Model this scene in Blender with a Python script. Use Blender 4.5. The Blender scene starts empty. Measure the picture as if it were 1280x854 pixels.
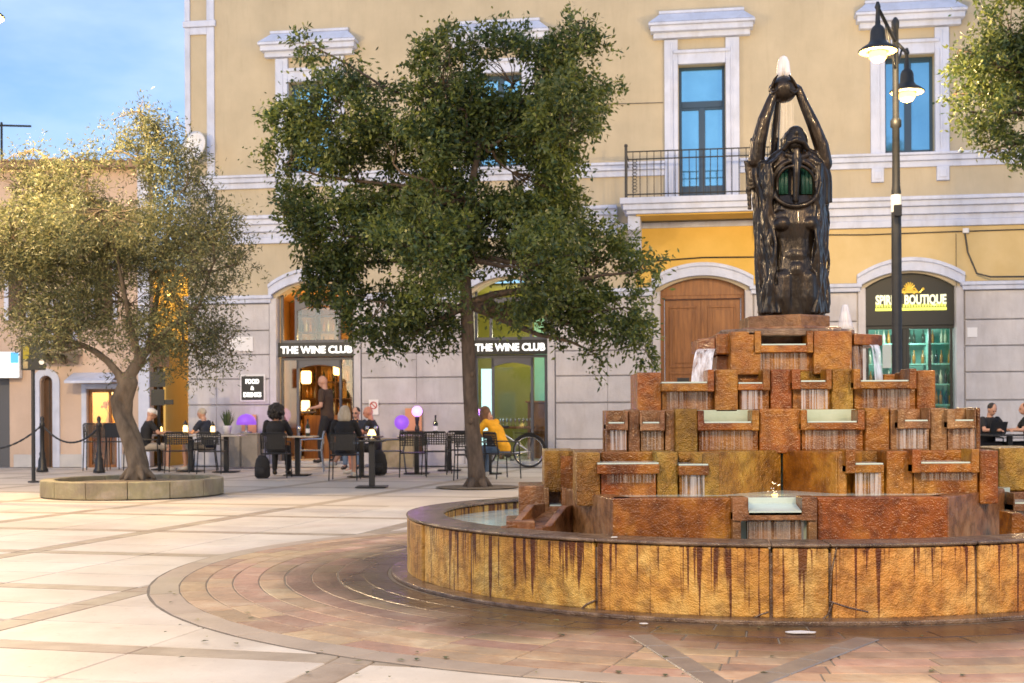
import bpy, bmesh, math, random
import numpy as np
from mathutils import Vector, Matrix, Euler
R = math.radians
random.seed(7); rng = np.random.default_rng(7)
sc = bpy.context.scene
C = sc.collection

# ------------------------------------------------------------------ camera
F = 1600.0; EYE = 1.1; HY = 521.0; ROLL = .005
cd = bpy.data.cameras.new('camera'); cam = bpy.data.objects.new('camera', cd); C.objects.link(cam)
cd.sensor_width = 36; cd.lens = F / 1280 * 36; cd.shift_y = (HY - 427) / 1280
cd.clip_start = .05; cd.clip_end = 2000
cam.matrix_world = Matrix.Translation((0, 0, EYE)) @ Matrix.Rotation(R(90), 4, 'X') @ Matrix.Rotation(-ROLL, 4, 'Z')
cd.dof.use_dof = True; cd.dof.focus_distance = 8.0; cd.dof.aperture_fstop = 4.5
sc.camera = cam

# ------------------------------------------------------------------ world, sun, exposure
SUN_EL, SUN_AZ = R(13), R(200)          # low evening glow from behind the camera, a little left
w = bpy.data.worlds.new('World'); sc.world = w; w.use_nodes = True
nt = w.node_tree; N = nt.nodes; Lk = nt.links
bg = N['Background']
sky = N.new('ShaderNodeTexSky'); sky.sky_type = 'NISHITA'; sky.sun_disc = False
sky.sun_elevation = SUN_EL; sky.sun_rotation = SUN_AZ; sky.dust_density = .6; sky.ozone_density = 4.5
tc = N.new('ShaderNodeTexCoord'); mp = N.new('ShaderNodeMapping'); mp.inputs['Scale'].default_value = (1.2, 1.2, 3.2)
nz = N.new('ShaderNodeTexNoise'); nz.inputs['Scale'].default_value = 2.1; nz.inputs['Detail'].default_value = 6; nz.inputs['Roughness'].default_value = .55
cr = N.new('ShaderNodeValToRGB'); cr.color_ramp.elements[0].position = .34; cr.color_ramp.elements[1].position = .62
cr.color_ramp.elements[0].color = (0, 0, 0, 1); cr.color_ramp.elements[1].color = (.85, .85, .85, 1)
mx = N.new('ShaderNodeMix'); mx.data_type = 'RGBA'
Lk.new(tc.outputs['Generated'], mp.inputs['Vector']); Lk.new(mp.outputs[0], nz.inputs['Vector']); Lk.new(nz.outputs[0], cr.inputs[0])
Lk.new(cr.outputs[0], mx.inputs[0]); Lk.new(sky.outputs[0], mx.inputs[6]); mx.inputs[7].default_value = (3.6, 4.5, 6.6, 1)
Lk.new(mx.outputs[2], bg.inputs[0]); bg.inputs[1].default_value = .15
sd = bpy.data.lights.new('sun', 'SUN'); so = bpy.data.objects.new('sun', sd); C.objects.link(so)
sd.energy = .08; sd.angle = R(30); sd.color = (1, .82, .66)
_d = Vector((math.sin(SUN_AZ) * math.cos(SUN_EL + R(14)), math.cos(SUN_AZ) * math.cos(SUN_EL + R(14)), math.sin(SUN_EL + R(14))))
so.rotation_euler = _d.to_track_quat('Z', 'Y').to_euler()
sc.view_settings.view_transform = 'Standard'; sc.view_settings.look = 'None'; sc.view_settings.gamma = 1
sc.view_settings.exposure = .55
sc.cycles.max_bounces = 6; sc.cycles.transparent_max_bounces = 16; sc.cycles.sample_clamp_indirect = 4
LAMPW = 560

def at(x, y, Y):
    xx = x - 640; yy = y - HY
    y2 = yy + ROLL * xx; x2 = xx - ROLL * yy
    return Vector((x2 / F * Y, Y, EYE - y2 / F * Y))
def gnd(x, y, z=0.0):
    xx = x - 640; yy = y - HY
    return at(x, y, F * (EYE - z) / (yy + ROLL * xx))

# ------------------------------------------------------------------ mesh helpers
class MB:
    def __init__(s): s.v = []; s.f = []
    def add(s, vs, fs):
        o = len(s.v); s.v += [tuple(v) for v in vs]; s.f += [tuple(i + o for i in f) for f in fs]; return s
    def box(s, x0, x1, y0, y1, z0, z1):
        return s.add([(x0,y0,z0),(x1,y0,z0),(x1,y1,z0),(x0,y1,z0),(x0,y0,z1),(x1,y0,z1),(x1,y1,z1),(x0,y1,z1)],
                     [(0,3,2,1),(4,5,6,7),(0,1,5,4),(1,2,6,5),(2,3,7,6),(3,0,4,7)])
    def prism(s, pts, z0, z1):          # plan polygon (ccw) raised
        n = len(pts)
        s.add([(x,y,z0) for x,y in pts] + [(x,y,z1) for x,y in pts],
              [tuple(range(n-1,-1,-1)), tuple(range(n,2*n))] + [(i,(i+1)%n,n+(i+1)%n,n+i) for i in range(n)]); return s
    def vprism(s, pts, y0, y1):         # (x,z) outline extruded along y
        n = len(pts)
        s.add([(x,y0,z) for x,z in pts] + [(x,y1,z) for x,z in pts],
              [tuple(range(n)), tuple(range(2*n-1,n-1,-1))] + [((i+1)%n,i,n+i,n+(i+1)%n) for i in range(n)]); return s
    def tube(s, path, rad, n=8, cap=True):
        P = [Vector(p) for p in path]; m = len(P)
        if not hasattr(rad, '__len__'): rad = [rad]*m
        vs = []; up = None
        for i in range(m):
            t = (P[min(i+1,m-1)] - P[max(i-1,0)])
            t = t.normalized() if t.length > 1e-9 else Vector((0,0,1))
            if up is None: up = t.orthogonal().normalized()
            else:
                up = up - t*up.dot(t); up = up.normalized() if up.length > 1e-6 else t.orthogonal().normalized()
            b = t.cross(up)
            for k in range(n):
                a = 2*math.pi*k/n; vs.append(P[i] + (up*math.cos(a) + b*math.sin(a))*rad[i])
        fs = [(i*n+k, i*n+(k+1)%n, (i+1)*n+(k+1)%n, (i+1)*n+k) for i in range(m-1) for k in range(n)]
        if cap: fs += [tuple(range(n-1,-1,-1)), tuple((m-1)*n+k for k in range(n))]
        return s.add(vs, fs)
    def sph(s, c, r, nu=12, nv=8, rot=None):
        if not hasattr(r, '__len__'): r = (r,r,r)
        vs = [Vector((0,0,r[2]))]
        for j in range(1,nv):
            for k in range(nu):
                th = math.pi*j/nv; ph = 2*math.pi*k/nu
                vs.append(Vector((r[0]*math.sin(th)*math.cos(ph), r[1]*math.sin(th)*math.sin(ph), r[2]*math.cos(th))))
        vs.append(Vector((0,0,-r[2])))
        if rot: m = Euler(rot).to_matrix(); vs = [m @ v for v in vs]
        c = Vector(c); vs = [v + c for v in vs]
        fs = [(0,1+k,1+(k+1)%nu) for k in range(nu)]
        fs += [(1+(j-1)*nu+k, 1+j*nu+k, 1+j*nu+(k+1)%nu, 1+(j-1)*nu+(k+1)%nu) for j in range(1,nv-1) for k in range(nu)]
        L = len(vs)-1; fs += [(L,1+(nv-2)*nu+(k+1)%nu,1+(nv-2)*nu+k) for k in range(nu)]
        return s.add(vs, fs)
    def lathe(s, prof, n=20, c=(0,0,0)):
        vs = [(c[0]+r*math.cos(2*math.pi*k/n), c[1]+r*math.sin(2*math.pi*k/n), c[2]+z) for r,z in prof for k in range(n)]
        m = len(prof)
        fs = [(i*n+k, i*n+(k+1)%n, (i+1)*n+(k+1)%n, (i+1)*n+k) for i in range(m-1) for k in range(n)]
        fs += [tuple(range(n-1,-1,-1)), tuple((m-1)*n+k for k in range(n))]
        return s.add(vs, fs)
    def loft(s, rings, n=14):           # rings: (cx,cy,cz,rx,ry)
        vs = [(cx+rx*math.cos(2*math.pi*k/n), cy+ry*math.sin(2*math.pi*k/n), cz) for cx,cy,cz,rx,ry in rings for k in range(n)]
        m = len(rings)
        fs = [(i*n+k, i*n+(k+1)%n, (i+1)*n+(k+1)%n, (i+1)*n+k) for i in range(m-1) for k in range(n)]
        fs += [tuple(range(n-1,-1,-1)), tuple((m-1)*n+k for k in range(n))]
        return s.add(vs, fs)
    def mesh(s, name, smooth=False):
        me = bpy.data.meshes.new(name); me.from_pydata(s.v, [], s.f); me.update()
        if smooth: me.polygons.foreach_set('use_smooth', [True]*len(me.polygons))
        return me
    def build(s, name, m, parent=None, smooth=False, bevel=0, remesh=0, loc=None):
        me = s.mesh(name, smooth); me.materials.append(m)
        o = bpy.data.objects.new(name, me); C.objects.link(o)
        if parent: o.parent = parent
        if loc is not None: o.location = loc
        if bevel:
            b = o.modifiers.new('bevel','BEVEL'); b.width = bevel; b.segments = 2; b.limit_method = 'ANGLE'
        if remesh:
            r = o.modifiers.new('remesh','REMESH'); r.mode = 'VOXEL'; r.voxel_size = remesh; r.use_smooth_shade = True
            k = o.modifiers.new('smooth','SMOOTH'); k.iterations = 3; k.factor = .5
        return o
def inst(name, me, parent=None, loc=(0,0,0), rz=0, m=None):
    o = bpy.data.objects.new(name, me); C.objects.link(o); o.location = loc; o.rotation_euler = (0,0,rz)
    if parent: o.parent = parent
    return o
def tag(o, label, cat, group=None, kind=None):
    if label: o['label'] = label
    if cat: o['category'] = cat
    if group: o['group'] = group
    if kind: o['kind'] = kind
    return o
def structure(o): o['kind'] = 'structure'; return o
def stuff(o): o['kind'] = 'stuff'; return o
def thing(name, label, cat, loc=(0,0,0), rz=0, group=None):
    o = bpy.data.objects.new(name, None); C.objects.link(o); o.location = loc; o.rotation_euler = (0,0,rz); o.empty_display_size = .2
    return tag(o, label, cat, group)
def dup(o, loc=None, rz=None, label=None, parent=None):
    c = o.copy(); C.objects.link(c)
    if parent is not None: c.parent = parent
    if loc is not None: c.location = loc
    if rz is not None: c.rotation_euler = (0,0,rz)
    if label: c['label'] = label
    for ch in list(o.children): dup(ch, parent=c)
    return c

# ------------------------------------------------------------------ materials
def pmat(name, c1, c2=None, scale=5, rough=.7, bump=0, bscale=None, metal=0, rnd=0, stretch=(1,1,1), c3=None, emis=None, es=0,
         detail=6, spec=.5, coat=0, lo=.35, hi=.65, rv=0, coords='Object', trans=0):
    m = bpy.data.materials.new(name); m.use_nodes = True; t = m.node_tree; n = t.nodes; l = t.links
    b = n['Principled BSDF']
    b.inputs['Roughness'].default_value = rough; b.inputs['Metallic'].default_value = metal
    b.inputs['Specular IOR Level'].default_value = spec; b.inputs['Coat Weight'].default_value = coat
    b.inputs['Coat Roughness'].default_value = .08
    b.inputs['Base Color'].default_value = (*c1, 1)
    if trans: b.inputs['Subsurface Weight'].default_value = 0
    tcn = n.new('ShaderNodeTexCoord'); mpn = n.new('ShaderNodeMapping'); mpn.inputs['Scale'].default_value = stretch
    if coords == 'World':
        g = n.new('ShaderNodeNewGeometry'); l.new(g.outputs['Position'], mpn.inputs['Vector'])
    else: l.new(tcn.outputs['Object'], mpn.inputs['Vector'])
    m['_'] = 0
    col = None
    if c2 is not None:
        z = n.new('ShaderNodeTexNoise'); z.inputs['Scale'].default_value = scale; z.inputs['Detail'].default_value = detail; z.inputs['Roughness'].default_value = .6
        l.new(mpn.outputs[0], z.inputs['Vector'])
        r = n.new('ShaderNodeValToRGB'); r.color_ramp.elements[0].position = lo; r.color_ramp.elements[1].position = hi
        r.color_ramp.elements[0].color = (*c1,1); r.color_ramp.elements[1].color = (*c2,1)
        if c3 is not None:
            e = r.color_ramp.elements.new((lo+hi)/2); e.color = (*c3,1)
        l.new(z.outputs[0], r.inputs[0]); col = r.outputs[0]
        if rv:
            mr = n.new('ShaderNodeMapRange'); mr.inputs['To Min'].default_value = rough-rv; mr.inputs['To Max'].default_value = rough+rv
            l.new(z.outputs[0], mr.inputs['Value']); l.new(mr.outputs[0], b.inputs['Roughness'])
    if rnd:
        oi = n.new('ShaderNodeObjectInfo'); hs = n.new('ShaderNodeHueSaturation')
        mr = n.new('ShaderNodeMapRange'); mr.inputs['To Min'].default_value = 1-rnd; mr.inputs['To Max'].default_value = 1+rnd
        l.new(oi.outputs['Random'], mr.inputs['Value']); l.new(mr.outputs[0], hs.inputs['Value'])
        m2 = n.new('ShaderNodeMath'); m2.operation = 'MULTIPLY'; m2.inputs[1].default_value = 7.31
        m3 = n.new('ShaderNodeMath'); m3.operation = 'FRACT'; l.new(oi.outputs['Random'], m2.inputs[0]); l.new(m2.outputs[0], m3.inputs[0])
        mr2 = n.new('ShaderNodeMapRange'); mr2.inputs['To Min'].default_value = .5-.10*rnd; mr2.inputs['To Max'].default_value = .5+.10*rnd
        l.new(m3.outputs[0], mr2.inputs['Value']); l.new(mr2.outputs[0], hs.inputs['Hue'])
        if col is not None: l.new(col, hs.inputs['Color'])
        else: hs.inputs['Color'].default_value = (*c1,1)
        col = hs.outputs[0]
    if col is not None: l.new(col, b.inputs['Base Color'])
    if bump:
        z2 = n.new('ShaderNodeTexNoise'); z2.inputs['Scale'].default_value = bscale or scale*4; z2.inputs['Detail'].default_value = 5
        l.new(mpn.outputs[0], z2.inputs['Vector'])
        bp = n.new('ShaderNodeBump'); bp.inputs['Strength'].default_value = min(1,bump); bp.inputs['Distance'].default_value = .02*max(1,bump)
        l.new(z2.outputs[0], bp.inputs['Height']); l.new(bp.outputs[0], b.inputs['Normal'])
    if emis is not None:
        b.inputs['Emission Color'].default_value = (*emis,1); b.inputs['Emission Strength'].default_value = es
    return m

def nodes_of(m): return m.node_tree.nodes, m.node_tree.links, m.node_tree.nodes['Principled BSDF']

M = {}
M['tan'] = pmat('plaster_tan', (.455,.395,.28), (.52,.45,.32), 1.2, .85, .12, 40, detail=8)
M['trim'] = pmat('white_trim', (.50,.56,.71), (.59,.64,.78), 2.5, .75, .1, 50)
M['rust'] = pmat('rusticated_plaster', (.50,.49,.505), (.59,.575,.58), 1.7, .85, .35, 30, rnd=.05, coords='World', detail=9)
M['yellow'] = pmat('plaster_yellow_glow', (.62,.40,.08), (.70,.46,.11), 1.3, .85, .1, 40)  # warm light on wall and soffit put into this yellow
M['ochreglow'] = pmat('plaster_ochre_glow', (.56,.42,.19), (.62,.48,.24), 1.3, .85, .1, 40)  # fading warm light put into this ochre
M['wood'] = pmat('door_wood', (.17,.060,.013), (.30,.12,.028), 3, .42, .2, 30, stretch=(6,6,.6), coat=.15)
M['wood_dark'] = pmat('dark_wood', (.06,.03,.015), (.11,.05,.02), 4, .5, .2, stretch=(5,5,.7))
M['blueframe'] = pmat('blue_window_frame', (.015,.05,.10), None, rough=.4)
M['greyframe'] = pmat('grey_shopfront_metal', (.09,.095,.11), None, rough=.45)
M['black'] = pmat('black_metal', (.012,.012,.013), None, rough=.45)
M['iron'] = pmat('dark_iron', (.014,.016,.018), (.024,.025,.026), 9, .5, .1)
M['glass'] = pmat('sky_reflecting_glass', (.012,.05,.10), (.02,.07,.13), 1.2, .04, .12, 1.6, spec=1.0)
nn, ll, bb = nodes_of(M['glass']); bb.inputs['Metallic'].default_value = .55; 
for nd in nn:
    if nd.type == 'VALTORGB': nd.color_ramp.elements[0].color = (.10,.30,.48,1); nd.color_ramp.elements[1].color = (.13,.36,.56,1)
M['clear'] = bpy.data.materials.new('clear_pane'); M['clear'].use_nodes = True
nn, ll, bb = nodes_of(M['clear'])
tr = nn.new('ShaderNodeBsdfTransparent'); tr.inputs[0].default_value = (.93,.96,.96,1); gl = nn.new('ShaderNodeBsdfGlossy'); gl.inputs['Roughness'].default_value = .03
mxs = nn.new('ShaderNodeMixShader'); mxs.inputs[0].default_value = .07
ll.new(tr.outputs[0], mxs.inputs[1]); ll.new(gl.outputs[0], mxs.inputs[2]); ll.new(mxs.outputs[0], nn['Material Output'].inputs[0])
M['peach'] = pmat('peach_plaster', (.55,.42,.33), (.62,.48,.38), 1.0, .85, .12, 30, detail=8)
M['plinth'] = pmat('grey_plinth', (.42,.42,.43), (.52,.51,.5), 2, .8, .2)
M['tile'] = pmat('roof_tile', (.20,.11,.08), (.30,.18,.13), 6, .8, .2, rnd=.2)
M['paving'] = pmat('cream_slab', (.56,.50,.43), (.68,.62,.54), 1.6, .52, .12, 22, rnd=.07, coords='World', detail=9, rv=.15)
M['strip'] = pmat('tan_paving_strip', (.33,.265,.20), (.42,.35,.27), 3, .55, .15, 30, rnd=.1, coords='World')
M['wetstrip'] = pmat('damp_grey_strip', (.19,.17,.155), (.27,.24,.21), 4, .3, .15, 30, coords='World')
M['mortar'] = pmat('mortar', (.15,.125,.10), (.21,.18,.14), 8, .9, .2, coords='World')
def brick_mat(name):
    m = pmat(name, (.36,.255,.17), (.50,.375,.25), 3.0, .5, .3, 26, rnd=.22, coords='World', c3=(.43,.275,.17))
    n, l, b = nodes_of(m)
    g = n.new('ShaderNodeNewGeometry'); sx = n.new('ShaderNodeVectorMath'); sx.operation = 'DISTANCE'
    sx.inputs[1].default_value = (FX, FY, 0); l.new(g.outputs['Position'], sx.inputs[0])
    nz = n.new('ShaderNodeTexNoise'); nz.inputs['Scale'].default_value = 1.3; nz.inputs['Detail'].default_value = 7; l.new(g.outputs['Position'], nz.inputs['Vector'])
    ad = n.new('ShaderNodeMath'); ad.operation = 'MULTIPLY_ADD'; ad.inputs[1].default_value = 1.3; l.new(nz.outputs[0], ad.inputs[0]); l.new(sx.outputs['Value'], ad.inputs[2])
    mr = n.new('ShaderNodeMapRange'); mr.inputs['From Min'].default_value = 3.6; mr.inputs['From Max'].default_value = 4.15; mr.inputs['To Min'].default_value = 1; mr.inputs['To Max'].default_value = 0
    l.new(ad.outputs[0], mr.inputs['Value'])
    mixc = n.new('ShaderNodeMix'); mixc.data_type = 'RGBA'; src = b.inputs['Base Color'].links[0].from_socket
    mul = n.new('ShaderNodeMix'); mul.data_type = 'RGBA'; mul.blend_type = 'MULTIPLY'; mul.inputs[0].default_value = 1; mul.inputs[7].default_value = (.19,.18,.19,1)
    l.new(src, mul.inputs[6]); l.new(src, mixc.inputs[6]); l.new(mul.outputs[2], mixc.inputs[7]); l.new(mr.outputs[0], mixc.inputs[0]); l.new(mixc.outputs[2], b.inputs['Base Color'])
    rr = n.new('ShaderNodeMapRange'); rr.inputs['To Min'].default_value = .55; rr.inputs['To Max'].default_value = .27
    l.new(mr.outputs[0], rr.inputs['Value']); l.new(rr.outputs[0], b.inputs['Roughness'])
    return m
FX, FY = 1.75, 9.26
M['brick'] = brick_mat('pink_paving_brick')
M['band'] = pmat('beige_ring_band', (.36,.29,.22), (.44,.36,.28), 3, .5, .15, 30, rnd=.1, coords='World')
def wetstone(name, a, b_, c, sc_=3.0, rough=.26, bump=.38):
    m = pmat(name, a, c, sc_, rough, 0, c3=b_, rnd=.09, coords='World', detail=9, lo=.30, hi=.70, stretch=(1,1,.7), spec=.5)
    n, l, bs = nodes_of(m)
    g = n.new('ShaderNodeNewGeometry')
    v = n.new('ShaderNodeTexVoronoi'); v.inputs['Scale'].default_value = 110; l.new(g.outputs['Position'], v.inputs['Vector'])
    z = n.new('ShaderNodeTexNoise'); z.inputs['Scale'].default_value = 38; z.inputs['Detail'].default_value = 8; l.new(g.outputs['Position'], z.inputs['Vector'])
    ad = n.new('ShaderNodeMath'); ad.operation = 'MULTIPLY_ADD'; ad.inputs[1].default_value = .35; l.new(v.outputs['Distance'], ad.inputs[0]); l.new(z.outputs[0], ad.inputs[2])
    bp = n.new('ShaderNodeBump'); bp.inputs['Strength'].default_value = bump; bp.inputs['Distance'].default_value = .025
    l.new(ad.outputs[0], bp.inputs['Height']); l.new(bp.outputs[0], bs.inputs['Normal'])
    # fine dark mottling
    z3 = n.new('ShaderNodeTexNoise'); z3.inputs['Scale'].default_value = 14; z3.inputs['Detail'].default_value = 10; l.new(g.outputs['Position'], z3.inputs['Vector'])
    r3 = n.new('ShaderNodeValToRGB'); r3.color_ramp.elements[0].position = .36; r3.color_ramp.elements[0].color = (.58,.54,.5,1); r3.color_ramp.elements[1].position = .56; r3.color_ramp.elements[1].color = (1,1,1,1)
    l.new(z3.outputs[0], r3.inputs[0])
    mu = n.new('ShaderNodeMix'); mu.data_type = 'RGBA'; mu.blend_type = 'MULTIPLY'; mu.inputs[0].default_value = 1
    src = bs.inputs['Base Color'].links[0].from_socket; l.new(src, mu.inputs[6]); l.new(r3.outputs[0], mu.inputs[7]); l.new(mu.outputs[2], bs.inputs['Base Color'])
    return m
M['orange'] = wetstone('wet_orange_stone', (.11,.030,.004), (.29,.092,.008), (.46,.21,.025))
M['ochre'] = wetstone('wet_ochre_stone', (.20,.085,.012), (.36,.185,.022), (.50,.33,.06), bump=.8)
M['brownst'] = wetstone('brown_streaked_stone', (.17,.075,.028), (.29,.135,.05), (.40,.23,.11), 5)
M['cap'] = wetstone('dark_wet_cap_stone', (.10,.065,.045), (.17,.11,.075), (.28,.19,.12), 4, .22, .4)
def basin_mat():
    m = wetstone('stained_sandstone', (.40,.155,.024), (.60,.31,.06), (.74,.52,.17), 3.0, .5, .55)
    n, l, b = nodes_of(m)
    g = n.new('ShaderNodeNewGeometry'); mp = n.new('ShaderNodeMapping'); mp.inputs['Scale'].default_value = (34,34,.8); l.new(g.outputs['Position'], mp.inputs['Vector'])
    z = n.new('ShaderNodeTexNoise'); z.inputs['Scale'].default_value = 1; z.inputs['Detail'].default_value = 3; z.inputs['Distortion'].default_value = .3; l.new(mp.outputs[0], z.inputs['Vector'])
    # threshold depends on height: streaks start under the cap and thin out downwards
    z2 = n.new('ShaderNodeTexNoise'); z2.inputs['Scale'].default_value = 1.7; l.new(g.outputs['Position'], z2.inputs['Vector'])
    sx = n.new('ShaderNodeSeparateXYZ'); l.new(g.outputs['Position'], sx.inputs[0])
    mr = n.new('ShaderNodeMapRange'); mr.inputs['From Min'].default_value = 0; mr.inputs['From Max'].default_value = .4; mr.inputs['To Min'].default_value = .105; mr.inputs['To Max'].default_value = -.025; l.new(sx.outputs[2], mr.inputs['Value'])
    mm = n.new('ShaderNodeMath'); mm.operation = 'MULTIPLY_ADD'; mm.inputs[1].default_value = -.30; l.new(z2.outputs[0], mm.inputs[0]); l.new(mr.outputs[0], mm.inputs[2])
    s = n.new('ShaderNodeMath'); s.operation = 'SUBTRACT'; l.new(z.outputs[0], s.inputs[0]); l.new(mm.outputs[0], s.inputs[1])
    r = n.new('ShaderNodeValToRGB'); r.color_ramp.elements[0].position = .665; r.color_ramp.elements[0].color = (1,1,1,1); r.color_ramp.elements[1].position = .73; r.color_ramp.elements[1].color = (.22,.115,.06,1)
    l.new(s.outputs[0], r.inputs[0])
    mu = n.new('ShaderNodeMix'); mu.data_type = 'RGBA'; mu.blend_type = 'MULTIPLY'; mu.inputs[0].default_value = 1
    src = b.inputs['Base Color'].links[0].from_socket; l.new(src, mu.inputs[6]); l.new(r.outputs[0], mu.inputs[7]); l.new(mu.outputs[2], b.inputs['Base Color'])
    return m
M['basin'] = basin_mat()
M['water'] = pmat('pale_pool_water', (.52,.64,.60), (.60,.73,.68), 6, .08, .2, 14, spec=.5, coords='World')
M['poolwall'] = pmat('pale_green_wet_render', (.42,.50,.36), (.55,.62,.48), 5, .3, .1, coords='World')
def film(name, col, lo, hi, amax, sx=60):
    m = bpy.data.materials.new(name); m.use_nodes = True; n, l, b = nodes_of(m)
    b.inputs['Base Color'].default_value = (*col,1); b.inputs['Roughness'].default_value = .25
    g = n.new('ShaderNodeNewGeometry'); mp = n.new('ShaderNodeMapping'); mp.inputs['Scale'].default_value = (sx,sx*.4,1.6); l.new(g.outputs['Position'], mp.inputs['Vector'])
    z = n.new('ShaderNodeTexNoise'); z.inputs['Scale'].default_value = 1; z.inputs['Detail'].default_value = 4; l.new(mp.outputs[0], z.inputs['Vector'])
    mr = n.new('ShaderNodeMapRange'); mr.inputs['From Min'].default_value = lo; mr.inputs['From Max'].default_value = hi; mr.inputs['To Max'].default_value = amax
    l.new(z.outputs[0], mr.inputs['Value']); l.new(mr.outputs[0], b.inputs['Alpha'])
    return m
M['film'] = film('thin_water_film', (.72,.66,.60), .38, .80, .42, 90)
M['fall'] = film('falling_water', (.90,.90,.94), .25, .6, .95, 45); M['film2'] = film('spilling_water', (.85,.84,.88), .36, .72, .62, 95)
M['jet'] = film('water_spray', (.95,.95,1), .2, .7, .8, 30)
M['bronze'] = pmat('wet_dark_bronze', (.015,.010,.007), (.045,.029,.018), 7, .33, .35, 40, metal=.5, coords='World', stretch=(1,1,.4), spec=.5, coat=.15, c3=(.026,.019,.013), rv=.12)
M['teal'] = pmat('teal_patina', (.01,.05,.04), (.02,.09,.065), 20, .35, .4, stretch=(3,3,.3))
M['bark'] = pmat('grey_brown_bark', (.10,.075,.05), (.20,.155,.11), 5, .9, 1, 14, stretch=(1.5,1.5,.5), coords='World')
M['bark_dark'] = pmat('dark_bark', (.07,.05,.035), (.14,.10,.07), 8, .9, 1, 18, stretch=(1.5,1.5,.5), coords='World')
def leaf_mat(name, a, b_, tr=.35):
    m = bpy.data.materials.new(name); m.use_nodes = True; n, l, b = nodes_of(m)
    g = n.new('ShaderNodeNewGeometry')
    r = n.new('ShaderNodeValToRGB'); r.color_ramp.elements[0].color = (*a,1); r.color_ramp.elements[1].color = (*b_,1); l.new(g.outputs['Random Per Island'], r.inputs[0])
    z = n.new('ShaderNodeTexNoise'); z.inputs['Scale'].default_value = 1.15; z.inputs['Detail'].default_value = 5; l.new(g.outputs['Position'], z.inputs['Vector'])
    hs = n.new('ShaderNodeHueSaturation'); mr = n.new('ShaderNodeMapRange'); mr.inputs['To Min'].default_value = .1; mr.inputs['To Max'].default_value = 2.0
    l.new(z.outputs[0], mr.inputs['Value']); l.new(mr.outputs[0], hs.inputs['Value']); l.new(r.outputs[0], hs.inputs['Color']); l.new(hs.outputs[0], b.inputs['Base Color'])
    b.inputs['Roughness'].default_value = .45
    t = n.new('ShaderNodeBsdfTranslucent'); l.new(hs.outputs[0], t.inputs[0]); mxs = n.new('ShaderNodeMixShader'); mxs.inputs[0].default_value = tr
    l.new(b.outputs[0], mxs.inputs[1]); l.new(t.outputs[0], mxs.inputs[2]); l.new(mxs.outputs[0], n['Material Output'].inputs[0])
    return m
M['leaf_oak'] = leaf_mat('holm_oak_leaf', (.026,.058,.028), (.145,.170,.030))
M['leaf_olive'] = leaf_mat('olive_leaf', (.065,.09,.05), (.25,.235,.10))
M['leaf_pot'] = leaf_mat('pot_plant_leaf', (.05,.10,.03), (.14,.2,.07))
M['soil'] = pmat('planter_soil', (.16,.12,.08), (.26,.20,.13), 9, .95, .6, 30)
M['conc'] = pmat('old_planter_stone', (.28,.235,.16), (.44,.37,.27), 2.6, .8, .4, 24, coords='World', c3=(.33,.29,.17), rnd=.08)
M['skin'] = pmat('skin', (.46,.25,.17), (.52,.29,.20), 6, .5)
M['skinred'] = pmat('flushed_skin', (.50,.21,.14), (.55,.25,.17), 6, .5)
M['hair_black'] = pmat('black_hair', (.010,.008,.007), (.02,.015,.012), 30, .6, .6, 40)
M['hair_grey'] = pmat('grey_blond_hair', (.36,.30,.22), (.5,.44,.35), 20, .6, .5, 40, stretch=(1,1,.3))
M['hair_brown'] = pmat('brown_hair', (.10,.045,.02), (.18,.08,.035), 20, .5, .5, 40)
def cloth(name, c): return pmat(name, c, tuple(min(1,x*1.35+.004) for x in c), 8, .85, .25, 25)
M['c_black'] = cloth('black_cloth', (.010,.010,.012)); M['c_brown'] = cloth('brown_cloth', (.045,.026,.016)); M['c_white'] = cloth('white_cloth', (.6,.6,.6))
M['c_yellow'] = cloth('mustard_cloth', (.75,.36,.015)); M['c_denim'] = cloth('denim_cloth', (.10,.15,.22)); M['c_navy'] = cloth('navy_cloth', (.015,.02,.035)); M['c_khaki'] = cloth('khaki_cloth', (.35,.3,.24))
M['shoe'] = pmat('pale_shoe', (.5,.48,.45), None, rough=.6); M['shoe_d'] = pmat('dark_shoe', (.02,.018,.016), None, rough=.5)
M['tabletop'] = pmat('pale_tabletop', (.45,.40,.33), (.55,.5,.42), 5, .35)
M['bikewhite'] = pmat('white_bike_paint', (.62,.65,.72), None, rough=.25, coat=.5); M['rubber'] = pmat('tyre_rubber', (.015,.015,.016), None, rough=.8); M['chrome'] = pmat('brushed_metal', (.5,.5,.5), None, rough=.25, metal=1)
def emat(name, c, s): return pmat(name, tuple(.12*x for x in c), None, rough=.5, emis=c, es=s)
M['lamp_glow'] = emat('lamp_glow', (1,.56,.10), 5)
M['refl'] = pmat('lamp_reflector_enamel', (.22,.12,.03), None, rough=.5)
M['letters'] = emat('lit_white_letters', (1,.95,.88), 1.6)
M['letters_y'] = emat('lit_yellow_letters', (.95,.95,.15), 1.1)
M['letters_w2'] = emat('lit_pale_yellow', (.95,.9,.55), 1.2)
M['purple'] = emat('lilac_lamp_glow', (.42,.13,.95), .55); M['purple_hot'] = emat('bright_lilac_lamp', (.75,.35,1), 1.6)
M['warmglobe'] = emat('warm_lampshade', (1,.62,.2), 4)
M['coolpanel'] = emat('cool_backlit_panel', (.62,.95,.92), 1.3)
M['whitesign'] = emat('backlit_white_sign', (.75,.92,1), 1.3)
M['amber'] = pmat('amber_room_wall', (.50,.26,.07), (.62,.34,.10), 2, .7)
M['greenroom'] = pmat('olive_green_wall', (.22,.22,.03), (.28,.27,.05), 1, .7)
M['mintroom'] = pmat('mint_wall', (.25,.55,.46), (.3,.62,.52), 1, .7)
M['signblack'] = pmat('black_sign_board', (.018,.02,.018), None, rough=.5)
M['white'] = pmat('white_panel', (.75,.75,.75), None, rough=.6)
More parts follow.
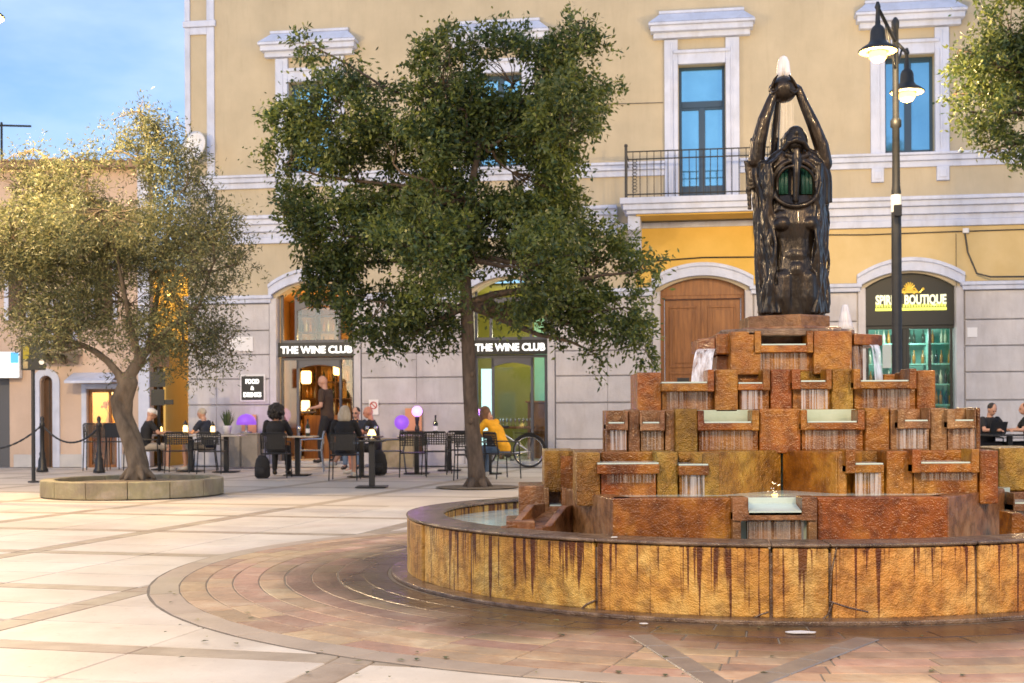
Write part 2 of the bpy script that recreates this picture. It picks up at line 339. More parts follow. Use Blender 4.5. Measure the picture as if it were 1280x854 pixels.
M['gold'] = pmat('gold_ornament', (.75,.5,.08), None, rough=.3, metal=.3, emis=(.8,.55,.05), es=.25)
M['bot_dark'] = pmat('dark_bottle_glass', (.02,.03,.015), None, rough=.1); M['bot_amber'] = pmat('amber_bottle_glass', (.4,.18,.03), None, rough=.1); M['bot_pale'] = pmat('pale_bottle_glass', (.6,.6,.45), None, rough=.1)
M['yellowhouse'] = pmat('yellow_lit_wall', (.75,.50,.12), (.8,.56,.17), 1, .8)
M['redflower'] = pmat('red_petal', (.55,.04,.02), None, rough=.6)
M['terracotta'] = pmat('orange_board', (.55,.25,.12), (.62,.3,.15), 3, .6)
M['planterbox'] = pmat('grey_planter_box', (.22,.20,.17), (.30,.27,.23), 4, .7, .2)
def pointlight(name, loc, W, col, parent=None, r=.05):
    l = bpy.data.lights.new(name,'POINT'); l.energy = W; l.color = col; l.shadow_soft_size = r
    o = bpy.data.objects.new(name, l); C.objects.link(o); o.location = loc
    if parent: o.parent = parent
    return o
def text(name, body, m, parent, loc, width, height, rot=(R(90),0,0), off=.0, ext=.01):
    cu = bpy.data.curves.new(name,'FONT'); cu.body = body; cu.align_x = 'CENTER'; cu.align_y = 'CENTER'; cu.offset = off; cu.extrude = .02; cu.resolution_u = 3
    t = bpy.data.objects.new(name, cu); C.objects.link(t); dg = bpy.context.evaluated_depsgraph_get()
    me = bpy.data.meshes.new_from_object(t.evaluated_get(dg)); C.objects.unlink(t); bpy.data.objects.remove(t)
    co = np.empty(len(me.vertices)*3); me.vertices.foreach_get('co', co); co = co.reshape(-1,3)
    mn, mxx = co.min(0), co.max(0); co = (co-(mn+mxx)/2); co[:,0] *= width/(mxx[0]-mn[0]); co[:,1] *= height/(mxx[1]-mn[1]); co[:,2] *= ext/(.04)
    me.vertices.foreach_set('co', co.ravel()); me.materials.clear(); me.materials.append(m); me.update()
    o = bpy.data.objects.new(name, me); C.objects.link(o); o.location = loc; o.rotation_euler = rot
    if parent: o.parent = parent
    return o

def stains(m, amt, scale, stretch=(1,1,1), lo=.35, hi=.6, tint=(.62,.58,.54)):
    n, l, b = nodes_of(m); g = n.new('ShaderNodeNewGeometry'); mp = n.new('ShaderNodeMapping'); mp.inputs['Scale'].default_value = stretch; l.new(g.outputs['Position'], mp.inputs['Vector'])
    z = n.new('ShaderNodeTexNoise'); z.inputs['Scale'].default_value = scale; z.inputs['Detail'].default_value = 9; z.inputs['Roughness'].default_value = .65; z.inputs['Distortion'].default_value = .4; l.new(mp.outputs[0], z.inputs['Vector'])
    r = n.new('ShaderNodeValToRGB'); r.color_ramp.elements[0].position = lo; r.color_ramp.elements[0].color = (*tint,1); r.color_ramp.elements[1].position = hi; r.color_ramp.elements[1].color = (1,1,1,1); l.new(z.outputs[0], r.inputs[0])
    mu = n.new('ShaderNodeMix'); mu.data_type = 'RGBA'; mu.blend_type = 'MULTIPLY'; mu.inputs[0].default_value = amt
    l.new(b.inputs['Base Color'].links[0].from_socket, mu.inputs[6]); l.new(r.outputs[0], mu.inputs[7]); l.new(mu.outputs[2], b.inputs['Base Color'])
stains(M['tan'], .22, .8, (1,1,.25)); stains(M['tan'], .14, 9, (1,1,.12), .30, .48); stains(M['trim'], .4, 3, (1,1,.3), .34, .55); stains(M['rust'], .45, 1.3, (1,1,.6)); stains(M['rust'], .22, 11, (1,1,.15), .32, .5)
stains(M['paving'], .45, .7, lo=.34, hi=.56, tint=(.66,.58,.5)); stains(M['paving'], .5, 16, lo=.28, hi=.40, tint=(.5,.45,.4)); stains(M['strip'], .5, 5); stains(M['brick'], .5, 9, lo=.32, hi=.52); stains(M['peach'], .4, 1.1, (1,1,.3)); stains(M['conc'], .6, 6, (1,1,.4))
# ================================================================== GROUND AND PAVING
E1 = Vector((math.cos(R(-14.5)), math.sin(R(-14.5)))); E2 = Vector((-E1.y, E1.x))
def ground_mat():
    m = pmat('plaza_ground', (.50,.44,.375), (.60,.54,.46), .9, .6, .12, 20, coords='World', detail=9)
    n, l, b = nodes_of(m)
    g = n.new('ShaderNodeNewGeometry'); mp = n.new('ShaderNodeMapping'); mp.vector_type = 'POINT'; mp.inputs['Rotation'].default_value = (0,0,R(14.5)); l.new(g.outputs['Position'], mp.inputs['Vector'])
    sx = n.new('ShaderNodeSeparateXYZ'); l.new(mp.outputs[0], sx.inputs[0])
    outs = []
    for ax, o0, sp in ((0, -2.15, 2.2), (1, 5.45, 1.93)):
        a = n.new('ShaderNodeMath'); a.operation = 'SUBTRACT'; a.inputs[1].default_value = o0; l.new(sx.outputs[ax], a.inputs[0])
        p = n.new('ShaderNodeMath'); p.operation = 'PINGPONG'; p.inputs[1].default_value = sp/2; l.new(a.outputs[0], p.inputs[0])
        c = n.new('ShaderNodeMath'); c.operation = 'LESS_THAN'; c.inputs[1].default_value = .10; l.new(p.outputs[0], c.inputs[0]); outs.append(c)
    mxn = n.new('ShaderNodeMath'); mxn.operation = 'MAXIMUM'; l.new(outs[0].outputs[0], mxn.inputs[0]); l.new(outs[1].outputs[0], mxn.inputs[1])
    mi = n.new('ShaderNodeMix'); mi.data_type = 'RGBA'; l.new(mxn.outputs[0], mi.inputs[0]); l.new(b.inputs['Base Color'].links[0].from_socket, mi.inputs[6]); mi.inputs[7].default_value = (.36,.30,.23,1)
    l.new(mi.outputs[2], b.inputs['Base Color'])
    return m
gm = MB(); gm.add([(-400,-200,0),(400,-200,0),(400,700,0),(-400,700,0)], [(0,1,2,3)])
structure(gm.build('ground', ground_mat(), loc=(0,0,-.012)))
pav = bpy.data.objects.new('pavement', None); C.objects.link(pav); structure(pav)
def infr(x, y, z=0, mg=60):
    if y < 1: return False
    px = 640 + F*x/y; py = HY + F*(EYE-z)/y
    return -mg < px < 1280+mg and py < 854+mg
GA, GB, SA, SB = -2.15, 5.45, 2.2, 1.93
SW = .2                                            # strip width
slab_me = None
def slab_mesh(name, lx, ly, m, h=.012, g=.005, ch=.005):
    b = MB(); x0,x1,y0,y1 = -lx/2+g, lx/2-g, -ly/2+g, ly/2-g
    b.add([(x0,y0,-h),(x1,y0,-h),(x1,y1,-h),(x0,y1,-h),(x0,y0,-ch),(x1,y0,-ch),(x1,y1,-ch),(x0,y1,-ch),(x0+ch,y0+ch,0),(x1-ch,y0+ch,0),(x1-ch,y1-ch,0),(x0+ch,y1-ch,0)],
          [(0,1,5,4),(1,2,6,5),(2,3,7,6),(3,0,4,7),(4,5,9,8),(5,6,10,9),(6,7,11,10),(7,4,8,11),(8,9,10,11)])
    me = b.mesh(name); me.materials.append(m); return me
lx, ly = (SA-SW)/2, (SB-SW)/3
sm = slab_mesh('paving_slab', lx, ly, M['paving']); stm1 = slab_mesh('strip_slab', SW, ly, M['strip']); stm2 = slab_mesh('strip_slab', lx, SW, M['strip']); stc = slab_mesh('strip_slab', SW, SW, M['strip'])
nslab = 0
for i in range(-9, 6):
    for j in range(-3, 6):
        a0 = GA + SA*i; b0 = GB + SB*j
        def put(me, a, b, nm):
            global nslab
            p = E1*a + E2*b
            d = math.hypot(p.x-FX, p.y-FY)
            if d < 3.75 or p.y > 15.5 or not infr(p.x, p.y, 0, 130): return
            inst(nm, me, pav, (p.x, p.y, 0), R(-14.5)); nslab += 1
        for k in range(2):
            for q in range(3): put(sm, a0+SW/2+lx*(k+.5), b0+SW/2+ly*(q+.5), 'paving_slab')
            put(stm2, a0+SW/2+lx*(k+.5), b0, 'strip_slab')
        for q in range(3): put(stm1, a0, b0+SW/2+ly*(q+.5), 'strip_slab')
        put(stc, a0, b0, 'strip_slab')
print('slabs', nslab)
# circular pavement round the fountain
ring = bpy.data.objects.new('ring_pavement', None); C.objects.link(ring); structure(ring); ring.location = (FX, FY, 0)
rb = MB(); rb.lathe([(0.01,-.008),(4.23,-.008),(4.23,.0015),(0.01,.0015)], 120); rb.build('mortar_bed', M['mortar'], ring)
def arc_piece(r0, r1, da, z0, z1, g=.004, n=3, ch=.004):
    b = MB(); ga0 = g/r0
    def pts(r_0, r_1, e, z): 
        o = [(r_1*math.cos(t), r_1*math.sin(t), z) for t in np.linspace(-da/2+e/r_1, da/2-e/r_1, n)]
        i_ = [(r_0*math.cos(t), r_0*math.sin(t), z) for t in np.linspace(da/2-e/r_0, -da/2+e/r_0, n)]
        return o + i_
    A = pts(r0+g, r1-g, g, z0); B = pts(r0+g, r1-g, g, z1-ch); D = pts(r0+g+ch, r1-g-ch, g+ch, z1); k = len(A)
    fs = [(i,(i+1)%k,k+(i+1)%k,k+i) for i in range(k)] + [(k+i,k+(i+1)%k,2*k+(i+1)%k,2*k+i) for i in range(k)]
    for i in range(n-1): fs.append((2*k+i, 2*k+i+1, 2*k+k-2-i, 2*k+k-1-i))
    b.add(A+B+D, fs); return b
def course(r0, r1, n, m, nm, z=.006, stag=0, jit=0):
    me = arc_piece(r0, r1, 2*math.pi/n, -.006, z).mesh(nm); me.materials.append(m)
    hid = MB()
    for k in range(n):
        t = 2*math.pi*(k+stag)/n; rm = (r0+r1)/2
        x, y = FX+rm*math.cos(t), FY+rm*math.sin(t)
        vis = infr(x, y, 0, 40) and not (math.cos(t)*0 + y > FY+.6 and x > FX-1.2) 
        if vis: inst(nm, me, ring, (0,0,random.uniform(-.001,.001)), t)
        else:
            A = arc_piece(r0, r1, 2*math.pi/n, -.006, z); c_, s_ = math.cos(t), math.sin(t)
            hid.add([(v[0]*c_-v[1]*s_, v[0]*s_+v[1]*c_, v[2]) for v in A.v], A.f)
    if hid.v: stuff(hid.build(nm+'_course', m, ring))
course(4.03, 4.22, 30, M['band'], 'border_stone')
for i, rr in enumerate((3.86, 3.69, 3.52, 3.35)): course(rr, rr+.17, 54-2*i, M['brick'], 'paving_brick', stag=.5*(i%2)+.13*i)
course(3.17, 3.35, 26, M['brick'], 'band_stone')
for i, rr in enumerate((2.99, 2.81, 2.64)): course(rr, rr+.18, 42-3*i, M['brick'], 'paving_brick', stag=.5*(i%2))
# two dark strips crossing the bricks in front of the basin
for (p, q, wd) in ((gnd(800,796), gnd(905,862), .13), (gnd(1085,800), gnd(925,862), .13)):
    d = (q-p); L = d.length; n_ = 4; an = math.atan2(d.y, d.x)
    me = slab_mesh('strip_slab', L/n_, wd, M['wetstrip'], h=.004)
    for k in range(n_):
        c = p + d*((k+.5)/n_); inst('strip_slab', me, ring, (c.x-FX, c.y-FY, .0112), an)

# ================================================================== MAIN PALAZZO
FA, FB = 28.3, -.149
fr = thing('palazzo', 'large yellow three-storey palazzo with white window surrounds and grey rusticated ground floor', 'building', (0,FA,0), math.atan(FB))
def part(name, mb, m, bevel=0, parent=None, smooth=False): return mb.build(name, m, parent or fr, smooth, bevel)
U0, U1, ZT = -7.5, 17.0, 12.5
DOORS = [(-5.38,-3.58,3.85,.32), (-.88,.80,3.85,.32), (3.27,5.08,3.82,.27), (7.60,9.43,3.80,.30), (12.2,14.0,3.8,.3)]   # u0,u1,spring,rise
WINS = [(-5.08,-4.07,6.62,8.70), (-.75,.27,6.62,8.70), (3.69,4.68,5.50,8.70), (8.01,9.03,6.62,8.70), (12.6,13.6,6.62,8.7)]
TH = .42
def arcz(u, u0, u1, zs, rise):
    h = (u1-u0)/2; c = (u0+u1)/2; rad = (h*h+rise*rise)/(2*rise); return zs + rise - rad + math.sqrt(max(0, rad*rad-(u-c)**2))
def wall_band(z0, z1, holes, m, nm, y0=0.0):
    b = MB(); cur = U0
    for (a, c) in sorted(holes): 
        b.box(cur, a, y0, TH, z0, z1); cur = c
    b.box(cur, U1, y0, TH, z0, z1); return part(nm, b, m)
wall_band(0, 3.80, [(d[0],d[1]) for d in DOORS], M['rust'], 'ground_floor_wall')
b = MB(); cur = U0                       # arch spandrels
for (a, c, zs, ri) in DOORS:
    b.box(cur, a, 0, TH, 3.80, 4.40)
    us = np.linspace(a, c, 13)
    for u0_, u1_ in zip(us[:-1], us[1:]):
        b.vprism([(u0_, arcz(u0_,a,c,zs,ri)), (u1_, arcz(u1_,a,c,zs,ri)), (u1_,4.40), (u0_,4.40)], 0, TH)
    cur = c
b.box(cur, U1, 0, TH, 3.80, 4.40); part('arch_wall', b, M['tan'])
wall_band(4.40, 5.50, [], M['tan'], 'mezzanine_wall')
w3 = [(WINS[2][0], WINS[2][1])]
wall_band(5.50, 6.62, w3, M['tan'], 'first_floor_parapet')
wall_band(6.62, 8.70, [(x[0],x[1]) for x in WINS], M['tan'], 'first_floor_wall')
wall_band(8.70, ZT, [], M['tan'], 'upper_wall')
b = MB(); b.box(U0, U0+.4, TH, 12, 0, ZT); part('side_wall', b, M['tan'])
b = MB(); b.box(U0-.3, U1, -.35, .2, ZT, ZT+.3); b.box(U0-.1,U1,-.1,12,ZT+.3,ZT+.5); part('eaves_cornice', b, M['trim'], .02)
# yellow field under the balcony: warm light painted into the wall colour
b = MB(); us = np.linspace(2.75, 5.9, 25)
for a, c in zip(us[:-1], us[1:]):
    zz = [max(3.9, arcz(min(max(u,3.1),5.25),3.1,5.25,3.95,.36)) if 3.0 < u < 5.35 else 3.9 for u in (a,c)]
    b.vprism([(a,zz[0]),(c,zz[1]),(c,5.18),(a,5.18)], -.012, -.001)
part('yellow_glow_field', b, M['yellow'])
b = MB(); us = np.linspace(5.9, 12, 40)  # warm light fading to the right, painted as an even ochre
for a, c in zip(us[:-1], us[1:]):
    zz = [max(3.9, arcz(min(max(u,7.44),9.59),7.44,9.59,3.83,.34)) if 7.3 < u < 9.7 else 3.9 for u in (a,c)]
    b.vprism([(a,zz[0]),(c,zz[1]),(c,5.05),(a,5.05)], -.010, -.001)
part('ochre_glow_field', b, M['ochreglow'])
# rusticated blocks (each its own)
bands = [(0,.60,.10),(.60,1.39,.06),(1.40,1.985,.06),(1.985,2.535,.06),(2.535,3.085,.06),(3.085,3.70,.06)]
cols = [(-7.5,-6.82),(-6.82,-5.55),(-3.40,-2.14),(-2.14,-1.05),(.98,2.12),(2.12,3.08),(5.27,6.4),(6.4,7.42),(9.62,10.9),(10.9,12.0),(14.2,15.5),(15.5,17.0)]
for bi, (z0, z1, dp) in enumerate(bands):
    for (a, c) in cols:
        if bi in (2, 4) and c-a > 1.0 and a > -7: 
            pass
        q = MB(); q.box(a+.002, c-.002, -dp, -.001, z0+.012, z1-.012); o = part('stone_block', q, M['rust'], .014)
# capping moulding over the rustication
for (a, c) in [(-7.56,-5.50),(-3.46,-1.00),(.92,3.14),(5.21,7.48),(9.56,12.1),(14.1,17.0)]:
    q = MB(); q.box(a, c, -.13, -.002, 3.71, 3.80); q.box(a-.03, c+.03, -.17, -.002, 3.803, 3.88); part('cap_moulding', q, M['trim'], .01)
# door jamb strips
for (a, c, zs, ri) in DOORS:
    for e in (a-.16, c+.005):
        q = MB(); q.box(e, e+.155, -.085, -.001, .0, zs-.04); part('door_jamb', q, M['rust'], .01)
    b = MB(); us = np.linspace(a-.18, c+.18, 19)
    for k in range(18):
        u0_, u1_ = us[k], us[k+1]
        f_ = lambda u, e: arcz(min(max(u,a-.18),c+.18), a-.18, c+.18, zs+.0+e, ri+.04)
        b.add([(u0_,-.11,f_(u0_,.0)),(u1_,-.11,f_(u1_,.0)),(u1_,-.11,f_(u1_,.27)),(u0_,-.11,f_(u0_,.27)),(u0_,0,f_(u0_,.0)),(u1_,0,f_(u1_,.0)),(u1_,0,f_(u1_,.27)),(u0_,0,f_(u0_,.27))],
              [(0,1,2,3),(3,2,6,7),(1,0,4,5)] + ([(0,3,7,4)] if k==0 else []) + ([(2,1,5,6)] if k==17 else []))
        b.add([(u0_,-.15,f_(u0_,.20)),(u1_,-.15,f_(u1_,.20)),(u1_,-.15,f_(u1_,.275)),(u0_,-.15,f_(u0_,.275)),(u0_,-.11,f_(u0_,.20)),(u1_,-.11,f_(u1_,.20)),(u1_,-.11,f_(u1_,.275)),(u0_,-.11,f_(u0_,.275))],
              [(0,1,2,3),(3,2,6,7),(1,0,4,5)])
    part('archivolt', b, M['trim'])
# string courses and cornices
def course_h(nm, u0, u1, prof):
    q = MB()
    for (z0, z1, d) in prof: q.box(u0, u1, -d, -.001, z0, z1-.002)
    part(nm, q, M['trim'], .012)
for (a, c) in ((-7.6, 2.35), (6.05, 17.0)):
    course_h('lower_cornice', a, c, [(5.06,5.20,.07),(5.20,5.32,.04),(5.32,5.48,.12),(5.48,5.60,.20),(5.60,5.68,.26)])
for (a, c) in ((-7.56,-5.38),(-5.37,3.38),(4.99,17.0)):
    course_h('sill_course', a, c, [(6.32,6.45,.06),(6.45,6.56,.12),(6.56,6.62,.16)])
course_h('cornice_band', 2.36, 6.04, [(5.18,5.30,.05)])
# corner pilaster: white strips round sunken tan panels
for (z0, z1) in ((6.64,10.05),(5.72,6.30)):
    q = MB(); q.box(-7.55,-7.42,-.05,-.001,z0,z1); q.box(-7.02,-6.84,-.05,-.001,z0,z1); q.box(-7.419,-7.021,-.05,-.001,z1-.16,z1); part('corner_pilaster', q, M['trim'], .01)
q = MB(); q.box(-7.58,-6.8,-.08,-.001,10.06,10.2); q.box(-7.55,-7.42,-.05,-.001,10.21,12.4); q.box(-7.02,-6.84,-.05,-.001,10.21,12.4); part('corner_pilaster', q, M['trim'], .01)
# windows
for wi, (a, c, z0, z1) in enumerate(WINS):
    cu = (a+c)/2; zb = z0 if wi != 2 else 5.69
    for s in (-1, 1):
        q = MB(); x0, x1 = sorted((cu+s*.51, cu+s*.80)); q.box(x0, x1, -.09, -.001, zb+.002, 9.24)
        xm0, xm1 = sorted((cu+s*.51, cu+s*.60)); q.box(xm0, xm1, -.12, -.091, zb+.002, 8.78)
        xm0, xm1 = sorted((cu+s*.62, cu+s*.66)); q.box(xm0, xm1, -.105, -.091, zb+.1, 9.18)
        part('window_jamb', q, M['trim'], .008)
        if wi != 2:
            q = MB(); x0, x1 = sorted((cu+s*.54, cu+s*.79)); q.box(x0, x1, -.11, -.001, 6.02, 6.315); q.box(x0+.05, x1-.05, -.13, -.111, 6.08, 6.25); part('sill_bracket', q, M['trim'], .01)
    q = MB(); q.box(cu-.508, cu+.508, -.09, -.001, 8.702, 8.98); q.box(cu-.60, cu+.60, -.13, -.091, 8.93, 9.00); part('lintel', q, M['trim'], .008)
    pd = MB(); hw = 1.09
    pd.box(cu-hw+.06, cu+hw-.06, -.16, -.001, 9.26, 9.38); pd.box(cu-hw, cu+hw, -.28, -.001, 9.38, 9.50); pd.box(cu-hw-.04, cu+hw+.04, -.34, -.001, 9.502, 9.56)
    y0, t = -.34, .0
    pd.add([(cu-hw-.04,-.34,9.562),(cu+hw+.04,-.34,9.562),(cu+hw+.04,-.001,9.562),(cu-hw-.04,-.001,9.562),(cu-hw+.20,-.10,9.80),(cu+hw-.20,-.10,9.80),(cu+hw-.20,-.001,9.80),(cu-hw+.20,-.001,9.80)],
           [(0,1,5,4),(1,2,6,5),(3,0,4,7),(4,5,6,7)])
    pd.box(cu-hw+.18, cu+hw-.18, -.12, -.001, 9.801, 9.86)
    part('pediment', pd, M['trim'], .008)
    # frame and panes
    wf = MB(); fw = .06; yb = .20
    wf.box(a, a+fw, yb, yb+.07, z0, z1); wf.box(c-fw, c, yb, yb+.07, z0, z1); wf.box(a+fw, c-fw, yb, yb+.07, z1-fw, z1); wf.box(a+fw, c-fw, yb, yb+.07, z0, z0+fw)
    zt = 7.88 if wi == 2 else 8.0
    panes = []
    if wi == 2:
        wf.box(a+fw, c-fw, yb-.01, yb+.08, zt-.07, zt+.07); panes.append((a+fw, c-fw, zt+.07, z1-fw)); zt -= .07
    else: zt = z1-fw
    wf.box(cu-.07, cu+.07, yb-.01, yb+.08, z0+fw, zt)
    for s in (-1,1):
        x0, x1 = sorted((cu+s*.07, cu+s*(.505-fw))); 
        wf.box(x0, x1, yb, yb+.06, z0+fw, z0+fw+(.55 if wi==2 else .05)); wf.box(x0,x1,yb,yb+.06,zt-.05,zt)
        panes.append((x0, x1, z0+fw+(.55 if wi==2 else .05), zt-.05))
    win = part('balcony_door' if wi == 2 else 'window', wf, M['blueframe'], .006)
    for (x0,x1,za,zb_) in panes:
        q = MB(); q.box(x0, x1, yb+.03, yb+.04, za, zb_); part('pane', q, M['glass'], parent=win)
    q = MB(); q.box(a-.05, c+.05, TH+.3, TH+.35, z0-.1, z1+.1); part('curtain', q, M['white'])
# balcony
q = MB(); q.box(2.47, 5.95, -1.05, -.001, 5.56, 5.69); q.box(2.53, 5.89, -1.00, -.001, 5.44, 5.558); q.box(2.60, 5.82, -.94, -.001, 5.36, 5.438); part('balcony_slab', q, M['trim'], .012)
q = MB(); q.box(2.80, 5.62, -.86, -.06, 5.33, 5.358); part('balcony_soffit', q, M['yellow'])  # yellow stands for the warm light on the underside
for u in (2.62, 5.54):
    q = MB(); q.vprism([(0,0)]*0 or [(0,0),(1,0),(1,1),(0,1)], 0, .001) if False else None
    pr = [(-.001,4.25),(-.20,4.30),(-.26,4.62),(-.40,4.80),(-.62,4.98),(-.80,5.05),(-.80,5.355),(-.001,5.355)]
    vs = [(u,y,z) for y,z in pr]+[(u+.26,y,z) for y,z in pr]; n8 = len(pr)
    q.add(vs, [tuple(range(n8-1,-1,-1)), tuple(range(n8,2*n8))]+[(i,(i+1)%n8,n8+(i+1)%n8,n8+i) for i in range(n8)]); part('balcony_bracket', q, M['trim'], .01)
rl = MB(); Yb = -.98
for z in (5.76, 6.50, 6.66): rl.tube([(2.6,Yb,z),(5.82,Yb,z)], .014, 6)
for s in (2.6, 5.82):
    for z in (5.76, 6.50, 6.66): rl.tube([(s,Yb,z),(s,-.02,z)], .014, 6)
railing = part('balcony_railing', rl, M['iron'])
bal = MB(); bal.tube([(0,0,5.69),(0,0,6.66)], .009, 5); bme = bal.mesh('baluster'); bme.materials.append(M['iron'])
for k in range(1, 22):
    inst('baluster', bme, railing, (2.6+k*3.22/22, Yb, 0))
post = MB(); post.tube([(0,0,5.69),(0,0,6.76)], .03, 8); post.sph((0,0,6.79), .04, 8, 6); pme = post.mesh('railing_post'); pme.materials.append(M['iron'])
for u in (2.6, 5.82): inst('railing_post', pme, railing, (u, Yb, 0))
sc_ = MB()
for k in range(5):
    for s in (-1,1):
        sc_.tube([(2.78+s*.05*math.sin(t), Yb, 5.80+k*.14+.07*t/math.pi) for t in np.linspace(0,2*math.pi,9)], .008, 4)
part('scroll_panel', sc_, M['iron'], parent=railing)
# cables
def cable(pts, nm='cable', r=.012, m='iron'):
    q = MB(); q.tube(pts, r, 5); part(nm, q, M[m])
cable([(6.1,-.03,4.96),(7.6,-.03,4.92),(9.2,-.03,4.94),(12,-.03,4.96)]); cable([(9.62,-.04,4.96),(9.68,-.05,4.5),(9.85,-.1,4.05),(10.1,-.2,3.96),(12,-.2,3.93)], r=.02); cable([(9.45,-.03,4.9),(9.45,-.03,3.3)], r=.006)
cable([(3.0,-.03,4.46),(4.2,-.03,4.52),(5.6,-.03,4.5),(6.5,-.03,4.5)], r=.015); cable([(1.0,-.03,7.93),(3.35,-.03,7.9)], r=.008)
q = MB(); q.box(9.58,9.70,-.10,-.02,4.90,5.0); part('junction_box', q, M['white'], .01)
q = MB(); q.box(9.66,9.86,-.075,-.061,2.72,2.92); part('wall_notice', q, M['white'])
q = MB(); q.box(-6.54,-5.93,-.09,-.061,2.62,2.95); part('marble_plaque', q, M['white'], .005)
# satellite dish on the corner
dish = thing('satellite_dish', 'pale round satellite dish fixed to the corner of the palazzo', 'satellite dish', fr.matrix_basis @ Vector((-7.15,-.35,7.22)), R(-8.5))
q = MB(); q.lathe([(.02,0),(.15,.02),(.28,.06),(.36,.11),(.365,.115),(.28,.075),(.15,.035),(.02,.015)], 24)
d_ = q.build('reflector', M['white'], dish, True); d_.rotation_euler = (R(80),0,R(-20)); q = MB(); q.tube([(0,0,0),(0,.35,-.1)], .02); q.tube([(0,0,-.3),(.1,-.35,-.05)], .012); q.build('arm', M['iron'], dish)

# ------------------------------------------------------------------ shopfronts
def bottle_me(nm, m, r=.037, h=.30):
    q = MB(); q.lathe([(r,0),(r,h*.58),(r*.35,h*.75),(r*.35,h)], 8); me = q.mesh(nm, True); me.materials.append(m); return me
B_ = [bottle_me('bottle', M['bot_dark']), bottle_me('bottle', M['bot_amber']), bottle_me('bottle', M['bot_pale'])]
def room(a, c, depth, m, zt=4.05):
    q = MB(); y0, y1 = TH+.001, TH+depth
    q.box(a-.9, c+.9, y1, y1+.05, 0, zt); q.box(a-.95, a-.9, y0, y1, 0, zt); q.box(c+.9, c+.95, y0, y1, 0, zt); q.box(a-.9, c+.9, y0, y1, zt, zt+.05)
    part('room_wall', q, m); q = MB(); q.box(a-.9, c+.9, y0-.4, y1, -.02, .12); part('room_floor', q, M['plinth'])
Af = DOORS[0]
def wineclub(Df, k):
    a, c, zs, ri = Df
    q = MB(); y = .14
    for u in (a+.03, a+.40, c-.40, c-.09): q.box(u, u+.06, y, y+.07, .12, 2.47)
    q.box(a+.03, c-.03, y-.01, y+.08, 2.41, 2.475)
    us = np.linspace(a+.4, c-.34, 9)
    q2 = [(u, 2.20+.10*math.sin(math.pi*(u-us[0])/(us[-1]-us[0]))) for u in us]
    q.vprism([(u,z) for u,z in q2]+[(us[-1],2.41),(us[0],2.41)], y, y+.05)
    for u in (a+.03, a+.36, c-.42, c-.09): q.box(u, u+.06, y, y+.07, 2.84, zs+.05)
    q.box(a+.03, c-.03, y-.01, y+.08, 2.80, 2.87)
    q.vprism([(u,3.52+.14*math.sin(math.pi*(u-us[0])/(us[-1]-us[0]))) for u in us]+[(us[-1],3.75),(us[0],3.75)], y, y+.05)
    sf = part('shopfront_frame', q, M['greyframe'], .006)
    for (x0,x1,z0,z1) in ((a+.09,a+.40,.14,2.41),(c-.34,c-.09,.14,2.41),(a+.42,c-.42,2.87,3.6)) + (() if k==0 else ((a+.46,c-.40,.14,2.2),)):
        p_ = MB(); p_.box(x0,x1,y+.03,y+.04,z0,z1); part('pane', p_, M['clear'], parent=sf)
    q = MB(); q.box(a-.02, c+.02, .04, .135, 2.48, 2.80); part('sign_board', q, M['signblack'], .005)
    text('sign_letters', 'THE WINE CLUB', M['letters'], fr, ((a+c)/2, .03, 2.64), (c-a)*.93, .17, off=.03)
    q = MB(); q.box(a-.35, c+.35, -.45, .12, 0, .06); q.box(a, c, -.12, .13, .061, .12); part('door_step', q, M['plinth'], .01)
wineclub(DOORS[0], 0); wineclub(DOORS[1], 1)
a, c = DOORS[0][:2]; room(a, c, 3.2, M['amber'])
q = MB()                                                  # wine racks
for z in np.arange(.3, 3.9, .42): q.box(a-.6, c+.7, TH+2.8, TH+3.15, z, z+.03)
for u in np.arange(a-.6, c+.8, .5): q.box(u, u+.03, TH+2.78, TH+3.15, .12, 3.9)
rack = part('wine_rack', q, M['wood_dark'])
for z in np.arange(.33, 3.4, .42):
    for u in np.arange(a-.5, c+.7, .12):
        if random.random() < .75: inst('bottle', random.choice(B_), rack, (u+random.uniform(-.02,.02), TH+2.9, z))
q = MB(); 
for z in np.arange(.3, 2.4, .3): q.box(c-.25, c+.1, .7, .74, z, z+.02)
q.box(c-.27,c-.25,.6,.8,.12,2.4); rk2 = part('side_rack', q, M['wood'])
for z in np.arange(.32, 2.2, .3):
    for u in (c-.18, c-.08): inst('bottle', random.choice(B_), rk2, (u, .74, z))
q = MB(); q.box(a+.1, a+1.2, TH+1.2, TH+1.7, .12, 1.15); part('counter', q, M['wood'], .01)
for k, (u, z, r_) in enumerate(((a+.22,2.05,.12),(a+.2,1.35,.1),(a+1.0,2.25,.11),(c-.3,3.2,.12))):
    q = MB(); q.lathe([(r_*.8,-.14),(r_,-.1),(r_,.14),(r_*.8,.16)], 14); o = part('lampshade', q, M['warmglobe'], smooth=True); o.location = (u, TH+1.0, z)
pointlight('shop_light', (a+.9, TH+.9, 2.9), 60, (1,.62,.24), fr, .12); pointlight('shop_light', (a+.9, TH+1.6, 1.9), 26, (1,.62,.24), fr, .12)
a, c = DOORS[1][:2]; room(a, c, 3.0, M['greenroom'])
q = MB(); q.box(c-.7, c+.6, TH+1.4, TH+1.9, .12, 1.42); q.box(c-.75, c+.65, TH+1.35, TH+1.95, 1.42, 1.47); part('counter', q, M['wood'], .01)
q = MB(); q.box(a+.3, c-.5, TH+.7, TH+1.2, .82, .88); q.box(a+.4,a+.46,TH+.75,TH+1.1,.12,.82); q.box(c-.62,c-.56,TH+.75,TH+1.1,.12,.82); tb = part('display_table', q, M['wood'], .01)
